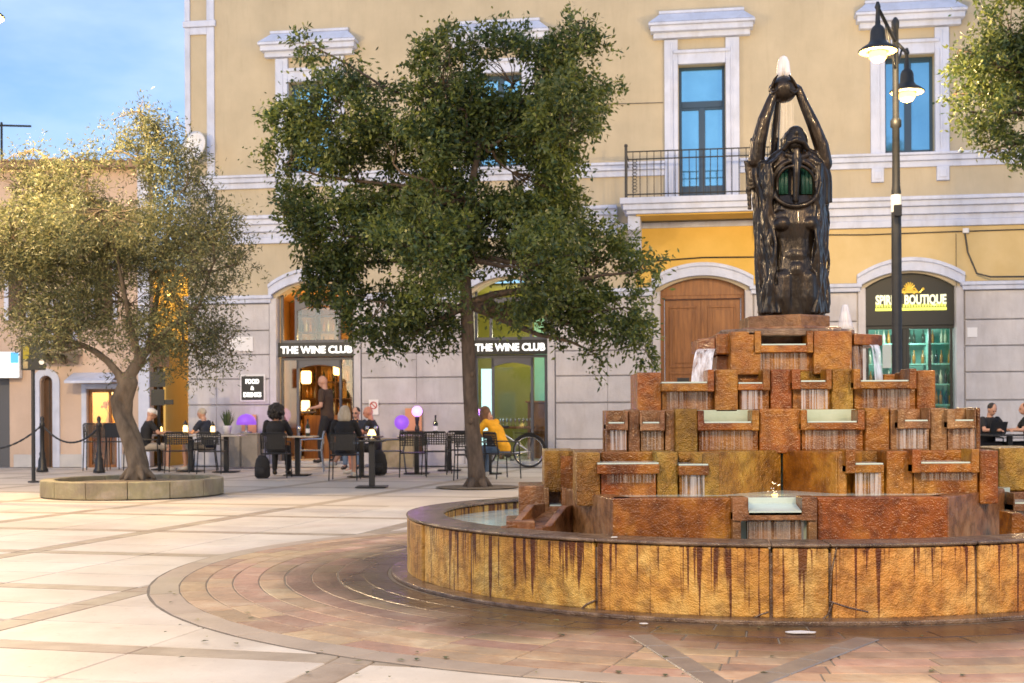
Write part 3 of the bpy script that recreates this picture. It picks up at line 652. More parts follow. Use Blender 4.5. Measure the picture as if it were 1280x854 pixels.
gl_ = MB(); gl_.lathe([(.03,0),(.03,.006),(.006,.01),(.006,.08),(.035,.12),(.032,.19)], 8); glm = gl_.mesh('wine_glass', True); glm.materials.append(M['chrome'])
for u in np.arange(a+.4, c-.55, .09): inst('wine_glass', glm, tb, (u, TH+.9+random.uniform(-.1,.1), .88))
inst('bottle', B_[0], tb, (c-.62, TH+1.5, 1.47)); 
q = MB(); q.box(a+.02, a+.30, TH+.6, TH+.65, .2, 2.2); part('backlit_panel', q, M['coolpanel']); q = MB(); q.box(c-.34, c-.12, TH+2.4, TH+2.45, 1.5, 2.4); part('backlit_panel', q, M['coolpanel'])
q = MB(); q.box(a+.95, c+.9, TH+2.9, TH+2.98, .1, 3.9); part('mint_wall', q, M['mintroom'])
pointlight('shop_light', (a+.9, TH+1.2, 2.9), 70, (1,.86,.55), fr, .12)
# wooden door
a, c, zs, ri = DOORS[2]
us = np.linspace(a, c, 15)
q = MB(); q.vprism([(a,3.72),(c,3.72)]+[(u,arcz(u,a,c,zs,ri)) for u in us[::-1]], .16, .30); part('door_head', q, M['wood'], .006)
q = MB(); q.box(a,a+.08,.14,.30,0,3.72); q.box(c-.08,c,.14,.30,0,3.72); q.box(a+.081,c-.081,.13,.31,3.64,3.719); part('door_frame', q, M['wood'], .008)
for s in (0, 1):
    x0 = a+.085+s*.83; x1 = x0+.81
    q = MB(); q.box(x0, x1, .22, .28, .05, 3.635)
    for (z0,z1) in ((.15,.9),(1.0,1.62),(1.72,2.05),(2.15,3.5)):
        q.box(x0+.10,x1-.10,.195,.219,z0,z0+.05); q.box(x0+.10,x1-.10,.195,.219,z1-.05,z1); q.box(x0+.10,x0+.15,.195,.219,z0+.051,z1-.051); q.box(x1-.15,x1-.10,.195,.219,z0+.051,z1-.051)
        q.box(x0+.21,x1-.21,.20,.219,z0+.10,z1-.10)
    lf = part('door_leaf', q, M['wood'], .008)
    q = MB(); q.box(x0+.27,x0+.53,.185,.199,1.84,1.93); part('letter_slot', q, M['iron'], .006, lf)
q = MB(); q.box((a+c)/2-.03,(a+c)/2+.03,.19,.30,.05,3.635); part('astragal', q, M['wood'], .006)
# spirits shop
a, c, zs, ri = DOORS[3]
us = np.linspace(a, c, 15)
q = MB(); q.vprism([(a,3.0),(c,3.0)]+[(u,arcz(u,a,c,zs,ri)) for u in us[::-1]], .10, .18); part('fascia_sign', q, M['signblack'])
cc = (a+c)/2
text('sign_letters', 'SPIRITS BOUTIQUE', M['letters_w2'], fr, (cc+.03, .085, 3.52), 1.45, .25, off=.035)
q = MB(); q.box(cc-.70, cc+.76, .088, .098, 3.31, 3.37); 
for k in range(26): q.box(cc-.69+k*.056, cc-.655+k*.056, .08, .098, 3.385, 3.385+random.uniform(.05,.075))
part('sign_underline', q, M['letters_y'])
q = MB()
for k in range(12):
    t = math.pi*(.5+ (k-5.5)*.12); q.tube([(cc, .085, 3.74),(cc+.13*math.cos(t), .085, 3.74+.17*math.sin(t))], .014, 5)
for s in (-1,1): q.tube([(cc+s*(.05+.22*t), .085, 3.73+.05*math.sin(t*7)) for t in np.linspace(0,1,9)], .014, 5); q.sph((cc+s*.28,.085,3.76), .03, 8, 6)
q.box(cc-.16,cc+.16,.075,.095,3.68,3.71); part('gold_crest', q, M['gold'])
q = MB(); 
for u in (a+.02, a+.62, a+.86, c-.52, c-.08): q.box(u, u+(.18 if u==a+.86-.24 else .06), .15, .22, .12, 3.0)
q.box(a+.62, a+.86, .15, .22, .12, 3.0); q.box(a, c, .14, .23, 2.92, 2.999); sf = part('shopfront_frame', q, M['signblack'], .006)
for (x0,x1) in ((a+.08,a+.62),(a+.92,c-.52),(c-.46,c-.08)): p_ = MB(); p_.box(x0,x1,.18,.19,.12,2.92); part('pane', p_, M['clear'], parent=sf)
room(a, c, 1.6, M['mintroom'])
q = MB(); 
for z in np.arange(.4, 2.9, .45): q.box(a-.3, c+.8, TH+.9, TH+1.3, z, z+.03)
for u in (a-.3, a+.8, c-.35, c+.5): q.box(u-.015,u+.015,TH+.9,TH+1.3,.12,2.9)
sh = part('shelves', q, M['mintroom'])
for z in np.arange(.43, 2.9, .45):
    for u in np.arange(a-.2, c+.75, .095): 
        if random.random()<.85: inst('bottle', random.choice(B_), sh, (u+random.uniform(-.015,.015), TH+1.0, z))
q = MB(); q.box(a+.38, a+.56, .24, .25, 2.1, 2.6); part('paper_notice', q, M['white'])
pointlight('shop_light', (cc, TH+.45, 2.8), 40, (.75,1,.9), fr, .12)
q = MB(); q.box(a-.3, c+.3, -.4, .14, 0, .12); part('door_step', q, M['plinth'], .01)
# wall signs (things of their own)
def fpt(u, d, z): return fr.matrix_basis @ Vector((u, -d, z))
fr.rotation_euler = (0,0,math.atan(FB)); bpy.context.view_layer.update()
FM = Matrix.Translation((0,FA,0)) @ Matrix.Rotation(math.atan(FB),4,'Z')
def fpt(u, d, z): return FM @ Vector((u, -d, z))
dish.location = fpt(-7.15, .35, 7.22)
def onwall(name, label, cat, u, d, z, group=None): return thing(name, label, cat, fpt(u,d,z), math.atan(FB), group)
s = onwall('wall_sign', 'black square FOOD & DRINKS sign with white frame on the grey wall', 'sign', -5.94, .065, 1.78)
q = MB(); q.box(-.30,.30,-.03,0,-.31,.31); q.build('frame', M['white'], s, bevel=.01); q = MB(); q.box(-.26,.26,-.045,-.031,-.27,.27); q.build('board', M['signblack'], s)
text('letters','FOOD', M['letters'], s, (0,-.05,.15), .32, .11, off=.04); text('letters','&', M['letters'], s, (0,-.05,0), .08, .09, off=.04); text('letters','DRINKS', M['letters'], s, (0,-.05,-.15), .42, .11, off=.04)
s = onwall('prohibition_sign', 'small white sign with red ring on the wall behind the bald man', 'sign', -3.12, .08, 1.33)
q = MB(); q.box(-.11,.11,-.01,0,-.17,.17); q.build('board', M['white'], s); q = MB(); q.tube([(.075*math.cos(t),-.02,.04+.075*math.sin(t)) for t in np.linspace(0,2*math.pi,17)], .01, 5); q.tube([(-.05,-.02,.09),(.05,-.02,-.01)], .01, 5); q.build('red_ring', pmat('sign_red',(.5,.03,.03)), s)
for (u, z, w_, h_, lb) in ((-6.02,.95,.35,.45,'brown wooden board on the wall behind the lilac dome lamp'),(-2.2,1.05,.38,.5,'orange wooden board leaning behind the bright lilac globe lamp')):
    s = onwall('menu_board', lb, 'board', u, .12, z); q = MB(); q.box(-w_/2,w_/2,-.02,.02,-h_/2,h_/2); q.build('board', M['terracotta'], s, bevel=.008); q = MB(); q.box(-w_/2-.02,w_/2+.02,-.025,.025,-h_/2-.5,-h_/2-.003); q.build('stand', M['wood_dark'], s)

# ================================================================== FOUNTAIN
ft = thing('fountain', 'large round stepped fountain of wet orange stone blocks with spilling troughs', 'fountain', (FX,FY,0))
FO = Vector((FX,FY,0))
def fpart(nm, mb, m, bevel=.008, parent=None, smooth=False):
    mb.v = [(v[0]-FX, v[1]-FY, v[2]) for v in mb.v]
    return mb.build(nm, m, parent or ft, smooth, bevel)
def bR(t, r=2.5):                          # basin outline, a little flattened at the back
    y = r*math.sin(t); return (FX+r*math.cos(t), FY+(y*.86 if y > 0 else y))
def bseg(t0, t1, r0, r1, z0, z1, n=6, rj=0):
    ts = np.linspace(t0, t1, n); P = [bR(t, r1) for t in ts] + [bR(t, r0) for t in ts[::-1]]
    b = MB(); b.prism(P, z0, z1); return b
# basin wall stones: joints at measured places along the front, regular at the back
def ang(x, y=760): g = gnd(x, y); return math.atan2(g.y-FY, g.x-FX)
jx = [528, 586, 744, 962, 1038, 1220]
ja = []
for x in jx:
    best = min(np.linspace(-math.pi*1.05, -.2, 900), key=lambda t: abs((lambda p: 640+F*p[0]/p[1])(bR(t)) - x) + (100 if bR(t)[1] > FY+.3 else 0))
    ja.append(best)
ja = sorted(ja); ends = list(ja); t = ja[-1]
while t < ja[0]+2*math.pi-.45: t += .40; ends.append(t)
ends = ends[:-1]+[ja[0]+2*math.pi]
for t0, t1 in zip(ends[:-1], ends[1:]):
    n = max(5, int((t1-t0)/.05)); e = .0035
    if t1-t0 < .02: continue
    b = bseg(t0+e, t1-e, 2.26, 2.5+random.uniform(-.008,.008), .02, .397, n); fpart('basin_stone', b, M['basin'], .012)
    b = bseg(t0+.001, t1-.001, 2.24, 2.512, .400, .42, n); fpart('cap_stone', b, M['cap'], .012)
b = bseg(0, 2*math.pi, 2.28, 2.485, 0, .37, 100); fpart('basin_core', b, M['cap'], 0)
b = bseg(0, 2*math.pi, 2.45, 2.62, .0, .028, 100); fpart('basin_plinth', b, M['cap'], .008)
b = MB(); b.prism([bR(t, 2.3) for t in np.linspace(0, 2*math.pi, 97)[:-1]], .02, .345); fpart('basin_water', b, M['water'], 0)
# crack and broken corners of the front stones
def crack(pts):
    P = []
    for x, y in pts:
        g = min(np.linspace(-3.0, -.3, 700), key=lambda t: abs(640+F*bR(t)[0]/bR(t)[1]-x)); p = bR(g, 2.502)
        P.append((p[0], p[1], EYE-(y-HY+ROLL*(x-640))/F*p[1]))
    q = MB(); q.tube(P, .005, 5); fpart('crack', q, M['cap'], 0)
crack([(718,768),(733,755),(744,750)]); crack([(936,775),(950,768),(960,765)]); crack([(1036,752),(1060,760),(1083,765)]); crack([(1022,778),(1034,768),(1040,752)]); crack([(1046,684),(1038,715),(1036,752)])

def X(x, Y): return (x-640)/F*Y
def Zy(y, Y, x=900): return EYE-(y-HY+ROLL*(x-640))/F*Y
mats = {'o':M['orange'],'c':M['ochre'],'b':M['brownst']}
def blk(x0, x1, y0, y1, Y, dep=.12, m='o', nm='stone_block', dz=0, bevel=.009):
    b = MB(); b.box(X(x0,Y), X(x1,Y), Y, Y+dep, Zy(y1,Y), Zy(y0,Y)+dz); return fpart(nm, b, mats[m], bevel)
def wfilm(x0, x1, y0, y1, Y, m='film', curve=0.0, nm='water_film', fx=0):
    b = MB(); n = 8; 
    vs = []
    za, zb = Zy(y0,Y), Zy(y1,Y)
    for k in range(n+1):
        t = k/n
        vs += [(X(x0,Y)-fx*t*t, Y-.012-curve*math.sqrt(t), za+(zb-za)*t), (X(x1,Y)-fx*t*t*.3, Y-.012-curve*math.sqrt(t), za+(zb-za)*t)]
    b.add(vs, [(2*k,2*k+1,2*k+3,2*k+2) for k in range(n)]); return fpart(nm, b, M[m], 0)
def trough(x0, x1, yt, yl, yb, Y, pL=10, pR=10, out=.07, m='o', film_=None, fm='film', back=None, wt=True):
    """U-shaped spout: lip slab from yl to yb, side posts up to yt, water on it, a film below it"""
    Yf = Y-out
    b = MB(); b.box(X(x0,Yf), X(x1,Yf), Yf, Y+.16, Zy(yb,Yf), Zy(yl,Yf)); sp = fpart('spout', b, mats[m], .006)
    zl = Zy(yl,Yf)
    for (a, c, on) in ((x0, x0+pL, pL), (x1-pR, x1, pR)):
        if on:
            b = MB(); b.box(X(a,Yf), X(c,Yf), Yf-.004, Y+.10, Zy(yb,Yf)-.003, Zy(yt,Yf)); fpart('spout_cheek', b, mats[m], .006)
    if wt:
        b = MB(); b.box(X(x0+pL,Yf)+.004, X(x1-pR,Yf)-.004, Yf+.008, Y+.17, zl+.001, zl+.010); fpart('spout_water', b, M['water'], 0)
    if back: 
        b = MB(); b.box(X(x0+pL-3,Y), X(x1-pR+3,Y), Y+.17, Y+.22, Zy(yb,Y), Zy(yt,Y)-.004); fpart('spout_back', b, back, 0)
    if film_: wfilm(film_[0], film_[1], yb-1, film_[2], Yf+.03, fm)
Y1,Y2,Y3,Y4,Y5 = 7.3,7.7,8.1,8.35,8.55
ZB1 = .33
# ---- tier 1
def wallpoly(P, z0, z1, th, m, nm='stone_block', bevel=.01):
    (xa,ya),(xb,yb) = P; d = Vector((xb-xa,yb-ya)).normalized(); nrm = Vector((-d.y,d.x))
    if nrm.y < 0: nrm = -nrm
    b = MB(); b.prism([(xa,ya),(xb,yb),(xb+nrm.x*th,yb+nrm.y*th),(xa+nrm.x*th,ya+nrm.y*th)], z0, z1); return fpart(nm, b, mats[m], bevel)
xl, xr = X(765,Y1), X(1185,Y1)
wallpoly(((xl+.002,Y1),(X(914,Y1),Y1)), ZB1, .632, .14, 'o'); wallpoly(((X(1021,Y1),Y1),(xr-.002,Y1)), ZB1, .632, .14, 'o')
wallpoly(((X(706,8.35),8.35),(xl-.002,Y1+.004)), ZB1, .632, .13, 'b'); wallpoly(((xr+.002,Y1+.004),(X(1256,8.1),8.1)), ZB1, .632, .13, 'b')
blk(935, 1002, 651, 690, Y1+.02, .12, 'b'); trough(915, 1021, 622, 640, 651, Y1, 20, 19, .06, 'b', (933,1004,690), wt=False)
blk(915, 926, 650, 690, Y1-.05, .06, 'b'); blk(1010, 1021, 650, 690, Y1-.05, .06, 'b')
b = MB(); xa, xb = X(935,Y1-.06)+.003, X(1002,Y1-.06)-.003; zl = Zy(640,Y1-.06)
b.add([(xa,Y1-.06,zl+.003),(xb,Y1-.06,zl+.003),(xb,Y1+.22,.618),(xa,Y1+.22,.618),(xa,Y1-.06,zl-.02),(xb,Y1-.06,zl-.02),(xb,Y1+.22,.56),(xa,Y1+.22,.56)],
      [(0,1,2,3),(4,5,1,0),(5,6,2,1),(6,7,3,2),(7,4,0,3)]); fpart('spout_water', b, M['water'], 0)
# pool of tier 1 (water seen behind the wall)
b = MB(); b.prism([(X(700,8.5),8.6),(xl+.02,Y1+.1),(xr-.02,Y1+.1),(X(1262,8.3),8.3),(X(1262,8.3)+.1,9.9),(X(700,8.5)+.1,9.9)], .30, .626); fpart('pool_water', b, M['water'], 0)
# left group: side box with small spout, channel steps
blk(648, 703, 606, 670, 8.55, .5, 'b'); trough(680, 708, 609, 632, 641, 8.45, 6, 6, .1, 'b', (685,702,652))
blk(632, 668, 650, 682, 7.95, .45, 'b'); 
cdir = Vector((-.42,-.91,0)).normalized(); cn = Vector((-cdir.y,cdir.x,0)); c0 = Vector((X(700,8.35),8.35,0))
def chan_cheek(off, c0=c0, cdir=cdir, cn=cn, m='b'):
    b = MB(); prof = [(0,.33),(0,.535),(.22,.535),(.48,.43),(.62,.43),(.62,.33)]
    A = [tuple(c0+cdir*s_+cn*off+Vector((0,0,z))) for s_,z in prof]; B = [tuple(c0+cdir*s_+cn*(off+.05)+Vector((0,0,z))) for s_,z in prof]; k = len(A)
    b.add(A+B, [tuple(range(k)), tuple(range(2*k-1,k-1,-1))]+[((i+1)%k,i,k+i,k+(i+1)%k) for i in range(k)]); fpart('channel_cheek', b, mats[m], .006)
chan_cheek(-.14); chan_cheek(.09)
b = MB(); P4 = [c0+cn*-.09, c0+cn*.09, c0+cn*.09+cdir*.62, c0+cn*-.09+cdir*.62]; zz = (.49,.49,.37,.37)
b.add([(p.x,p.y,z) for p,z in zip(P4,zz)]+[(p.x,p.y,.33) for p in P4], [(0,1,2,3),(4,7,6,5),(0,4,5,1),(1,5,6,2),(2,6,7,3),(3,7,4,0)]); fpart('channel', b, mats['b'], .004)
blk(1262, 1330, 617, 680, 8.3, .5, 'b'); trough(1266, 1310, 618, 632, 641, 8.1, 2, 8, .12, 'b', (1270,1302,660)); 
b = MB(); b.vprism([(X(1256,7.6),.33),(X(1256,7.6),.52),(X(1268,7.6),.52),(X(1290,7.6),.40),(X(1290,7.6),.33)], 7.5, 7.7); fpart('channel_cheek', b, mats['o'], .006)
# ---- tier 2
T2 = .883
def tw(x0, x1, Y, zb, zt, dep, m): b = MB(); b.box(X(x0,Y), X(x1,Y), Y, Y+dep, zb, zt); return fpart('stone_block', b, mats[m], .01)
tw(680, 719.5, 8.45, .60, .875, .6, 'c'); tw(1249, 1320, 8.35, .60, .88, .6, 'c')
tw(720.5, 750, Y2, .56, T2, .5, 'c'); tw(751, 820, Y2, .56, Zy(588,Y2), .14, 'o'); tw(751, 820, Y2+.26, .6, T2-.004, .1, 'o'); tw(821, 847, Y2, .56, T2, .5, 'c')
trough(746, 824, 563, 580, 592, Y2, 0, 0, .10, 'o', (758,818,603))
tw(848, 877, Y2+.03, .56, Zy(590,Y2), .14, 'o'); tw(848, 877, Y2+.20, .6, T2-.006, .12, 'c'); trough(848, 886, 563, 582, 594, Y2, 0, 0, .07, 'o', (852,880,620), 'film2')
YV = 8.12
wallpoly(((X(878,Y2-.04),Y2-.04),(X(899,Y2-.05),Y2-.05)), .56, T2-.01, .2, 'c')
wallpoly(((X(899.5,Y2-.05),Y2-.05),(X(976.5,YV),YV)), .56, T2-.002, .22, 'c'); wallpoly(((X(977.5,YV),YV),(X(1046,Y2+.02),Y2+.02)), .56, T2-.004, .22, 'o')
wallpoly(((X(1046.5,Y2+.02),Y2+.02),(X(1058,Y2),Y2)), .56, T2, .3, 'o')
tw(1068, 1106, Y2+.03, .56, Zy(588,Y2), .14, 'o'); tw(1066, 1108, Y2+.20, .6, T2-.006, .12, 'c'); trough(1057, 1105, 563, 582, 592, Y2, 12, 0, .07, 'o', (1068,1100,619), 'film2')
tw(1108, 1141, Y2, .56, T2, .5, 'o'); tw(1142, 1222, Y2, .56, Zy(588,Y2), .14, 'o'); tw(1142, 1222, Y2+.26, .6, T2-.004, .1, 'o'); trough(1140, 1224, 563, 581, 592, Y2, 11, 10, .08, 'o', (1150,1216,602))
tw(1224.5, 1248, Y2, .56, T2, .5, 'o')
b = MB(); b.box(X(700,8.5), X(1256,8.5), 8.41, 10.2, .3, .84); fpart('tier_core', b, mats['o'], 0)
b = MB(); b.prism([(X(760,8.0),7.98),(X(890,8.0),7.98),(X(976,8.3),8.3),(X(1060,8.0),7.98),(X(1240,8.0),7.98),(X(1240,8.5),8.6),(X(760,8.5),8.6)], .3, .855); fpart('pool_water', b, M['water'], 0)
# ---- tier 3
T3 = 1.143; z3 = .86
def spt(x0, x1, yt, yl, yb, Y, pL, pR, fl, fm='film', m='o', back=None, zb=z3, zt=T3, dback=.2, out=.06):
    b = MB(); b.box(X(x0+1,Y), X(x1-1,Y), Y+.005, Y+.12, zb, Zy(yl+3,Y)); fpart('stone_block', b, mats[m], .006)
    if back is not False:
        b = MB(); b.box(X(x0,Y), X(x1,Y), Y+dback, Y+dback+.08, zb, zt-.006); fpart('spout_back', b, back or mats[m], 0)
    trough(x0, x1, yt, yl, yb, Y, pL, pR, out, m, fl, fm)
spt(757, 785, 513, 529, 537, Y3, 3, 4, (762,782,562), 'film2', 'b'); tw(785.5, 800, Y3, z3, T3, .4, 'b')
spt(800, 831, 513, 529, 538, Y3, 3, 6, (803,826,562), 'film', 'b'); tw(831.5, 844, Y3, z3, T3, .4, 'b'); tw(844.5, 872, Y3-.06, z3, T3+.002, .4, 'c')
spt(872, 949, 513, 529, 538, Y3, 8, 9, (877,940,562), 'film', 'o', M['poolwall'])
tw(949.5, 1001, Y3-.02, z3, T3, .4, 'o')
spt(1001, 1081, 513, 529, 538, Y3, 8, 9, (1006,1070,562), 'film', 'o', M['poolwall'])
tw(1081.5, 1112, Y3-.03, z3, T3, .4, 'o'); tw(1112.5, 1123, Y3, z3, T3, .4, 'b')
spt(1122, 1163, 513, 528, 537, Y3, 9, 2, (1120,1158,562), 'film2', 'b'); tw(1163.5, 1184, Y3, z3, T3, .4, 'b')
spt(1184, 1220, 513, 528, 537, Y3, 10, 2, (1190,1220,562), 'film', 'b'); tw(1220.5, 1226, Y3, z3, T3, .4, 'o')
b = MB(); b.box(X(775,8.6), X(1215,8.6), 8.45, 10.0, .3, 1.10); fpart('tier_core', b, mats['o'], 0)
# ---- tier 4
T4 = 1.40; z4 = 1.12
tw(797, 827, Y4, z4, 1.385, .5, 'o')
spt(827, 893, 462, 479, 489, Y4, 0, 8, (833,884,512), 'film', 'o', False, z4, T4, out=.10); tw(829, 843, Y4+.45, z4, 1.34, .1, 'o'); tw(893.5, 923, Y4-.05, z4, T4, .5, 'o')
spt(923, 963, 462, 480, 488, Y4, 0, 9, (927,953,512), 'film2', 'o', None, z4, T4); tw(963.5, 990, Y4-.02, z4, T4, .5, 'o')
spt(990, 1040, 462, 478, 487, Y4, 11, 7, (1001,1034,512), 'film2', 'o', mats['c'], z4, T4); tw(1040.5, 1067, Y4-.04, z4, T4, .5, 'c')
spt(1067, 1146, 462, 478, 487, Y4, 9, 9, (1078,1136,512), 'film', 'o', False, z4, T4, out=.10); tw(1146.5, 1170, Y4-.01, z4, 1.39, .5, 'o'); tw(1105, 1128, Y4+.6, z4, 1.385, .2, 'o')
b = MB(); b.box(X(895,8.8), X(1068,8.8), 8.75, 9.9, .3, 1.36); fpart('tier_core', b, mats['o'], 0)
b = MB(); b.box(X(800,8.6), X(1165,8.6), 8.7, 9.9, .9, 1.13); fpart('tier_core', b, mats['o'], 0)
# ---- tier 5 and platform
T5 = Zy(415,Y5); z5 = 1.37
b = MB(); b.box(X(905,8.9), X(1070,8.9), 8.72, 9.7, 1.3, T5-.05); fpart('tier_core', b, mats['o'], 0)
tw(914, 952, Y5-.05, z5, T5, .5, 'o'); tw(896, 913.5, Y5+.02, Zy(443,Y5), T5-.01, .4, 'o'); tw(896, 913.5, Y5+.10, z5, Zy(444,Y5), .4, 'b')
b = MB(); b.prism([(X(873,Y5+.2),Y5+.25),(X(896,Y5),Y5+.06),(X(900,Y5),Y5+.5),(X(873,Y5+.2),Y5+.55)], Zy(438,Y5), Zy(421,Y5)); fpart('spout', b, mats['o'], .008)
spt(944, 1017, 414, 432, 441, Y5, 8, 8, (950,1008,463), 'film', 'o', mats['b'], z5, T5, .16, out=.07)
tw(1017.5, 1066, Y5-.06, z5, T5, .5, 'o'); tw(1066.5, 1074, Y5+.02, z5, T5-.01, .4, 'b')
b = MB(); b.prism([(X(1067,Y5),Y5-.02),(X(1105,Y5+.1),Y5+.12),(X(1105,Y5+.1),Y5+.5),(X(1067,Y5),Y5+.5)], Zy(432,Y5), Zy(418,Y5)); fpart('spout', b, mats['o'], .008)
b = MB(); b.prism([(X(905,8.5),8.62),(X(935,8.5),8.5),(X(1040,8.5),8.5),(X(1075,8.5),8.62),(X(1075,8.9),9.5),(X(905,8.9),9.5)], T5-.03, T5+.018); fpart('platform_water', b, M['cap'], .01)
def fall(pts0, pts1, m='fall', th=0):     # ruled curved sheet of falling water
    b = MB(); n = len(pts0); b.add([v for p in zip(pts0,pts1) for v in p], [(2*k,2*k+1,2*k+3,2*k+2) for k in range(n-1)]); return fpart('waterfall', b, M[m], 0)
def curve(x0,y0,x1,y1,Ya,Yb,n=10): return [(X(x0+(x1-x0)*(t**.55),Ya+(Yb-Ya)*t), Ya+(Yb-Ya)*t, Zy(y0+(y1-y0)*t**1.5,Ya+(Yb-Ya)*t)) for t in np.linspace(0,1,n)]
fall(curve(874,436,864,478,Y5+.2,Y5+.05), curve(896,436,889,478,Y5+.05,Y5-.1)); fall(curve(877,437,866,478,Y5+.15,Y5+.0), curve(895,437,887,478,Y5+.0,Y5-.15),'film')
fall(curve(1087,432,1094,476,Y5-.02,Y5-.12), curve(1098,432,1104,476,Y5+.1,Y5-.02)); fall(curve(1066,434,1062,472,Y5-.02,Y5-.1), curve(1086,434,1084,474,Y5+.1,Y5-.02),'film')
# pedestal under the statue
YS = 9.0
b = MB(); b.prism([(X(934,YS),YS-.06),(X(990,YS),YS-.26),(X(1034,YS),YS-.10),(X(1034,YS),YS+.3),(X(934,YS),YS+.3)], T5, Zy(395,YS-.1)); fpart('pedestal', b, mats['b'], .012)
b = MB(); b.prism([(X(925,YS),YS-.12),(X(990,YS),YS-.36),(X(1046,YS),YS-.16),(X(1046,YS),YS+.36),(X(925,YS),YS+.36)], T5-.01, Zy(409,YS-.2)); fpart('pedestal', b, mats['b'], .012)
# small bell-shaped jet right of the pedestal, thin mist over the left lip
b = MB(); b.lathe([(.004,.17),(.02,.165),(.035,.10),(.05,.03),(.062,0)], 14, (X(1057,8.9),8.9,Zy(412,8.9))); fpart('bell_jet', b, M['jet'], 0, smooth=True)
b = MB(); b.lathe([(.012,0),(.012,.03),(.004,.035)], 8, (X(1057,8.9),8.9,Zy(390,8.9)+.0)); fpart('jet_nozzle', b, M['chrome'], 0)
# small submerged lamps and splashes in the pools
for (x, Y) in ((968,7.62),):
    b = MB(); b.lathe([(.018,0),(.018,.010),(.01,.014)], 12, (X(x,Y),Y,.619)); fpart('pool_lamp', b, M['lamp_glow'], 0)
    l = pointlight('pool_light', (X(x,Y)-FX,Y-FY,.70), .5, (1,.72,.3), ft, .02)
    b = MB()
    for k in range(14): a = random.uniform(0,6.28); rr = random.uniform(.01,.05); b.sph((X(x,Y)+rr*math.cos(a),Y+rr*math.sin(a),.63+random.uniform(0,.09)-rr*.6), .004, 5, 4)
    stuff(fpart('splash_drops', b, M['jet'], 0, smooth=True))

# ---- statue
st = thing('statue', 'dark bronze female figure with long flowing hair holding a sphere overhead on the fountain', 'statue', (X(984,YS),YS+.06,Zy(396,YS)))
SX, SY, SZ = st.location
def sp(x, y, d=0): Y = YS+.06-d; return Vector((X(x,Y)-SX, -d, Zy(y,Y,984)-SZ))
q = MB()
def limb(pts, rad, n=10): 
    q.tube(pts, rad, n)
    for p, r in zip(pts, rad): q.sph(p, r, n, 7)
px_ = YS/F                                           # metres per pixel at the statue
# torso and legs
q.loft([(*sp(995,396)[:2],-.02,.17,.10),(*sp(993,370)[:2],sp(993,370).z,.175,.105),(*sp(993,345)[:2],sp(0,345).z,.185,.115),(*sp(993,322)[:2],sp(0,322).z,.155,.10),(*sp(993,300)[:2],sp(0,300).z,.15,.10),(*sp(994,282)[:2],sp(0,282).z,.175,.115),(*sp(994,262)[:2],sp(0,262).z,.18,.10),(*sp(994,245)[:2],sp(0,245).z,.16,.06)], 20)
for x in (979,1013): q.sph(sp(x,280,.070), (.062,.058,.055), 14, 10); q.sph(sp(x,272,.06), (.06,.045,.06), 12, 8)
q.sph(sp(996,338,.075), (.075,.05,.075), 12, 8); q.sph(sp(996,320,.07), (.09,.04,.07), 12, 8)
for s in (-1,1): limb([sp(995+s*14,348,.05), sp(995+s*15,372,.06), sp(995+s*11,398,.04)], [.075,.066,.055])
# frame of the hollow chest: centre post and hood arches
limb([sp(997,188,.09), sp(997,215,.11), sp(996,250,.10)], [.034,.028,.022])
for k, (hw, top, r) in enumerate(((23,207,.013),(28,201,.018),(33,195,.021),(38,189,.023),(42,185,.022))):
    cy_ = 228
    P = [sp(996-hw, 262-2*k, .05-.022*k)] + [sp(996-hw*math.cos(t), cy_-(cy_-top)*math.sin(t), .06-.022*k+.05*math.sin(t)) for t in np.linspace(0, math.pi, 21)] + [sp(996+hw, 262-2*k, .05-.022*k)]
    q.tube(P, r, 9)
q.tube([sp(996-27*math.cos(t), 238+20*math.sin(t), .07+.035*math.sin(t)) for t in np.linspace(0,math.pi,15)], .017, 9)
# head tilted back
q.sph(sp(995,178,.02), (.092,.10,.10), 20, 14); q.sph(sp(996,167,.05), (.06,.07,.055), 12, 8)
limb([sp(982,186,.10), sp(988,178,.13), sp(997,175,.145), sp(1006,178,.13), sp(1011,186,.10)], [.02,.02,.022,.02,.02], 8)
q.sph(sp(997,166,.10),(.022,.03,.03),8,6); limb([sp(985,194,.08), sp(997,199,.10), sp(1010,194,.08)], [.022,.024,.022], 8)
# back mantle of hair
q.loft([(*sp(990,396,-.12)[:2],-.02,.24,.13),(*sp(990,345,-.12)[:2],sp(0,345).z,.245,.13),(*sp(988,300,-.12)[:2],sp(0,300).z,.235,.13),(*sp(988,240,-.12)[:2],sp(0,240).z,.25,.12),(*sp(990,205,-.1)[:2],sp(0,205).z,.22,.10),(*sp(994,185,-.08)[:2],sp(0,185).z,.11,.08)], 22)
# arms up to the sphere
limb([sp(947,200,-.02), sp(950,178,0), sp(957,150,.02), sp(966,126,.02), sp(972,112,.02)], [.060,.056,.047,.037,.030])
limb([sp(1032,205,-.02), sp(1028,182,0), sp(1018,155,.02), sp(1006,128,.02), sp(1000,112,.02)], [.058,.054,.045,.035,.030])
limb([sp(969,190,-.16), sp(971,160,-.14), sp(974,126,-.08)], [.036,.034,.026])
# fingers on the sphere
for s, bx, by in ((1,998,112),(-1,967,112)):
    q.sph(sp(bx,by,.02), (.026,.035,.04), 10, 7)
    for k in range(4): 
        a = .2+.22*k; limb([sp(bx,by-4,.03+.012*k), sp(981.5+s*(15-k*1.2), 108-k*3, .035+.016*k), sp(981.5+s*(12-k*1.6), 103-k*3, .05+.018*k)], [.011,.010,.008], 6)
    limb([sp(bx,by+2,.04), sp(981.5+s*13,116,.075), sp(981.5+s*9,114,.095)], [.012,.011,.009], 6)
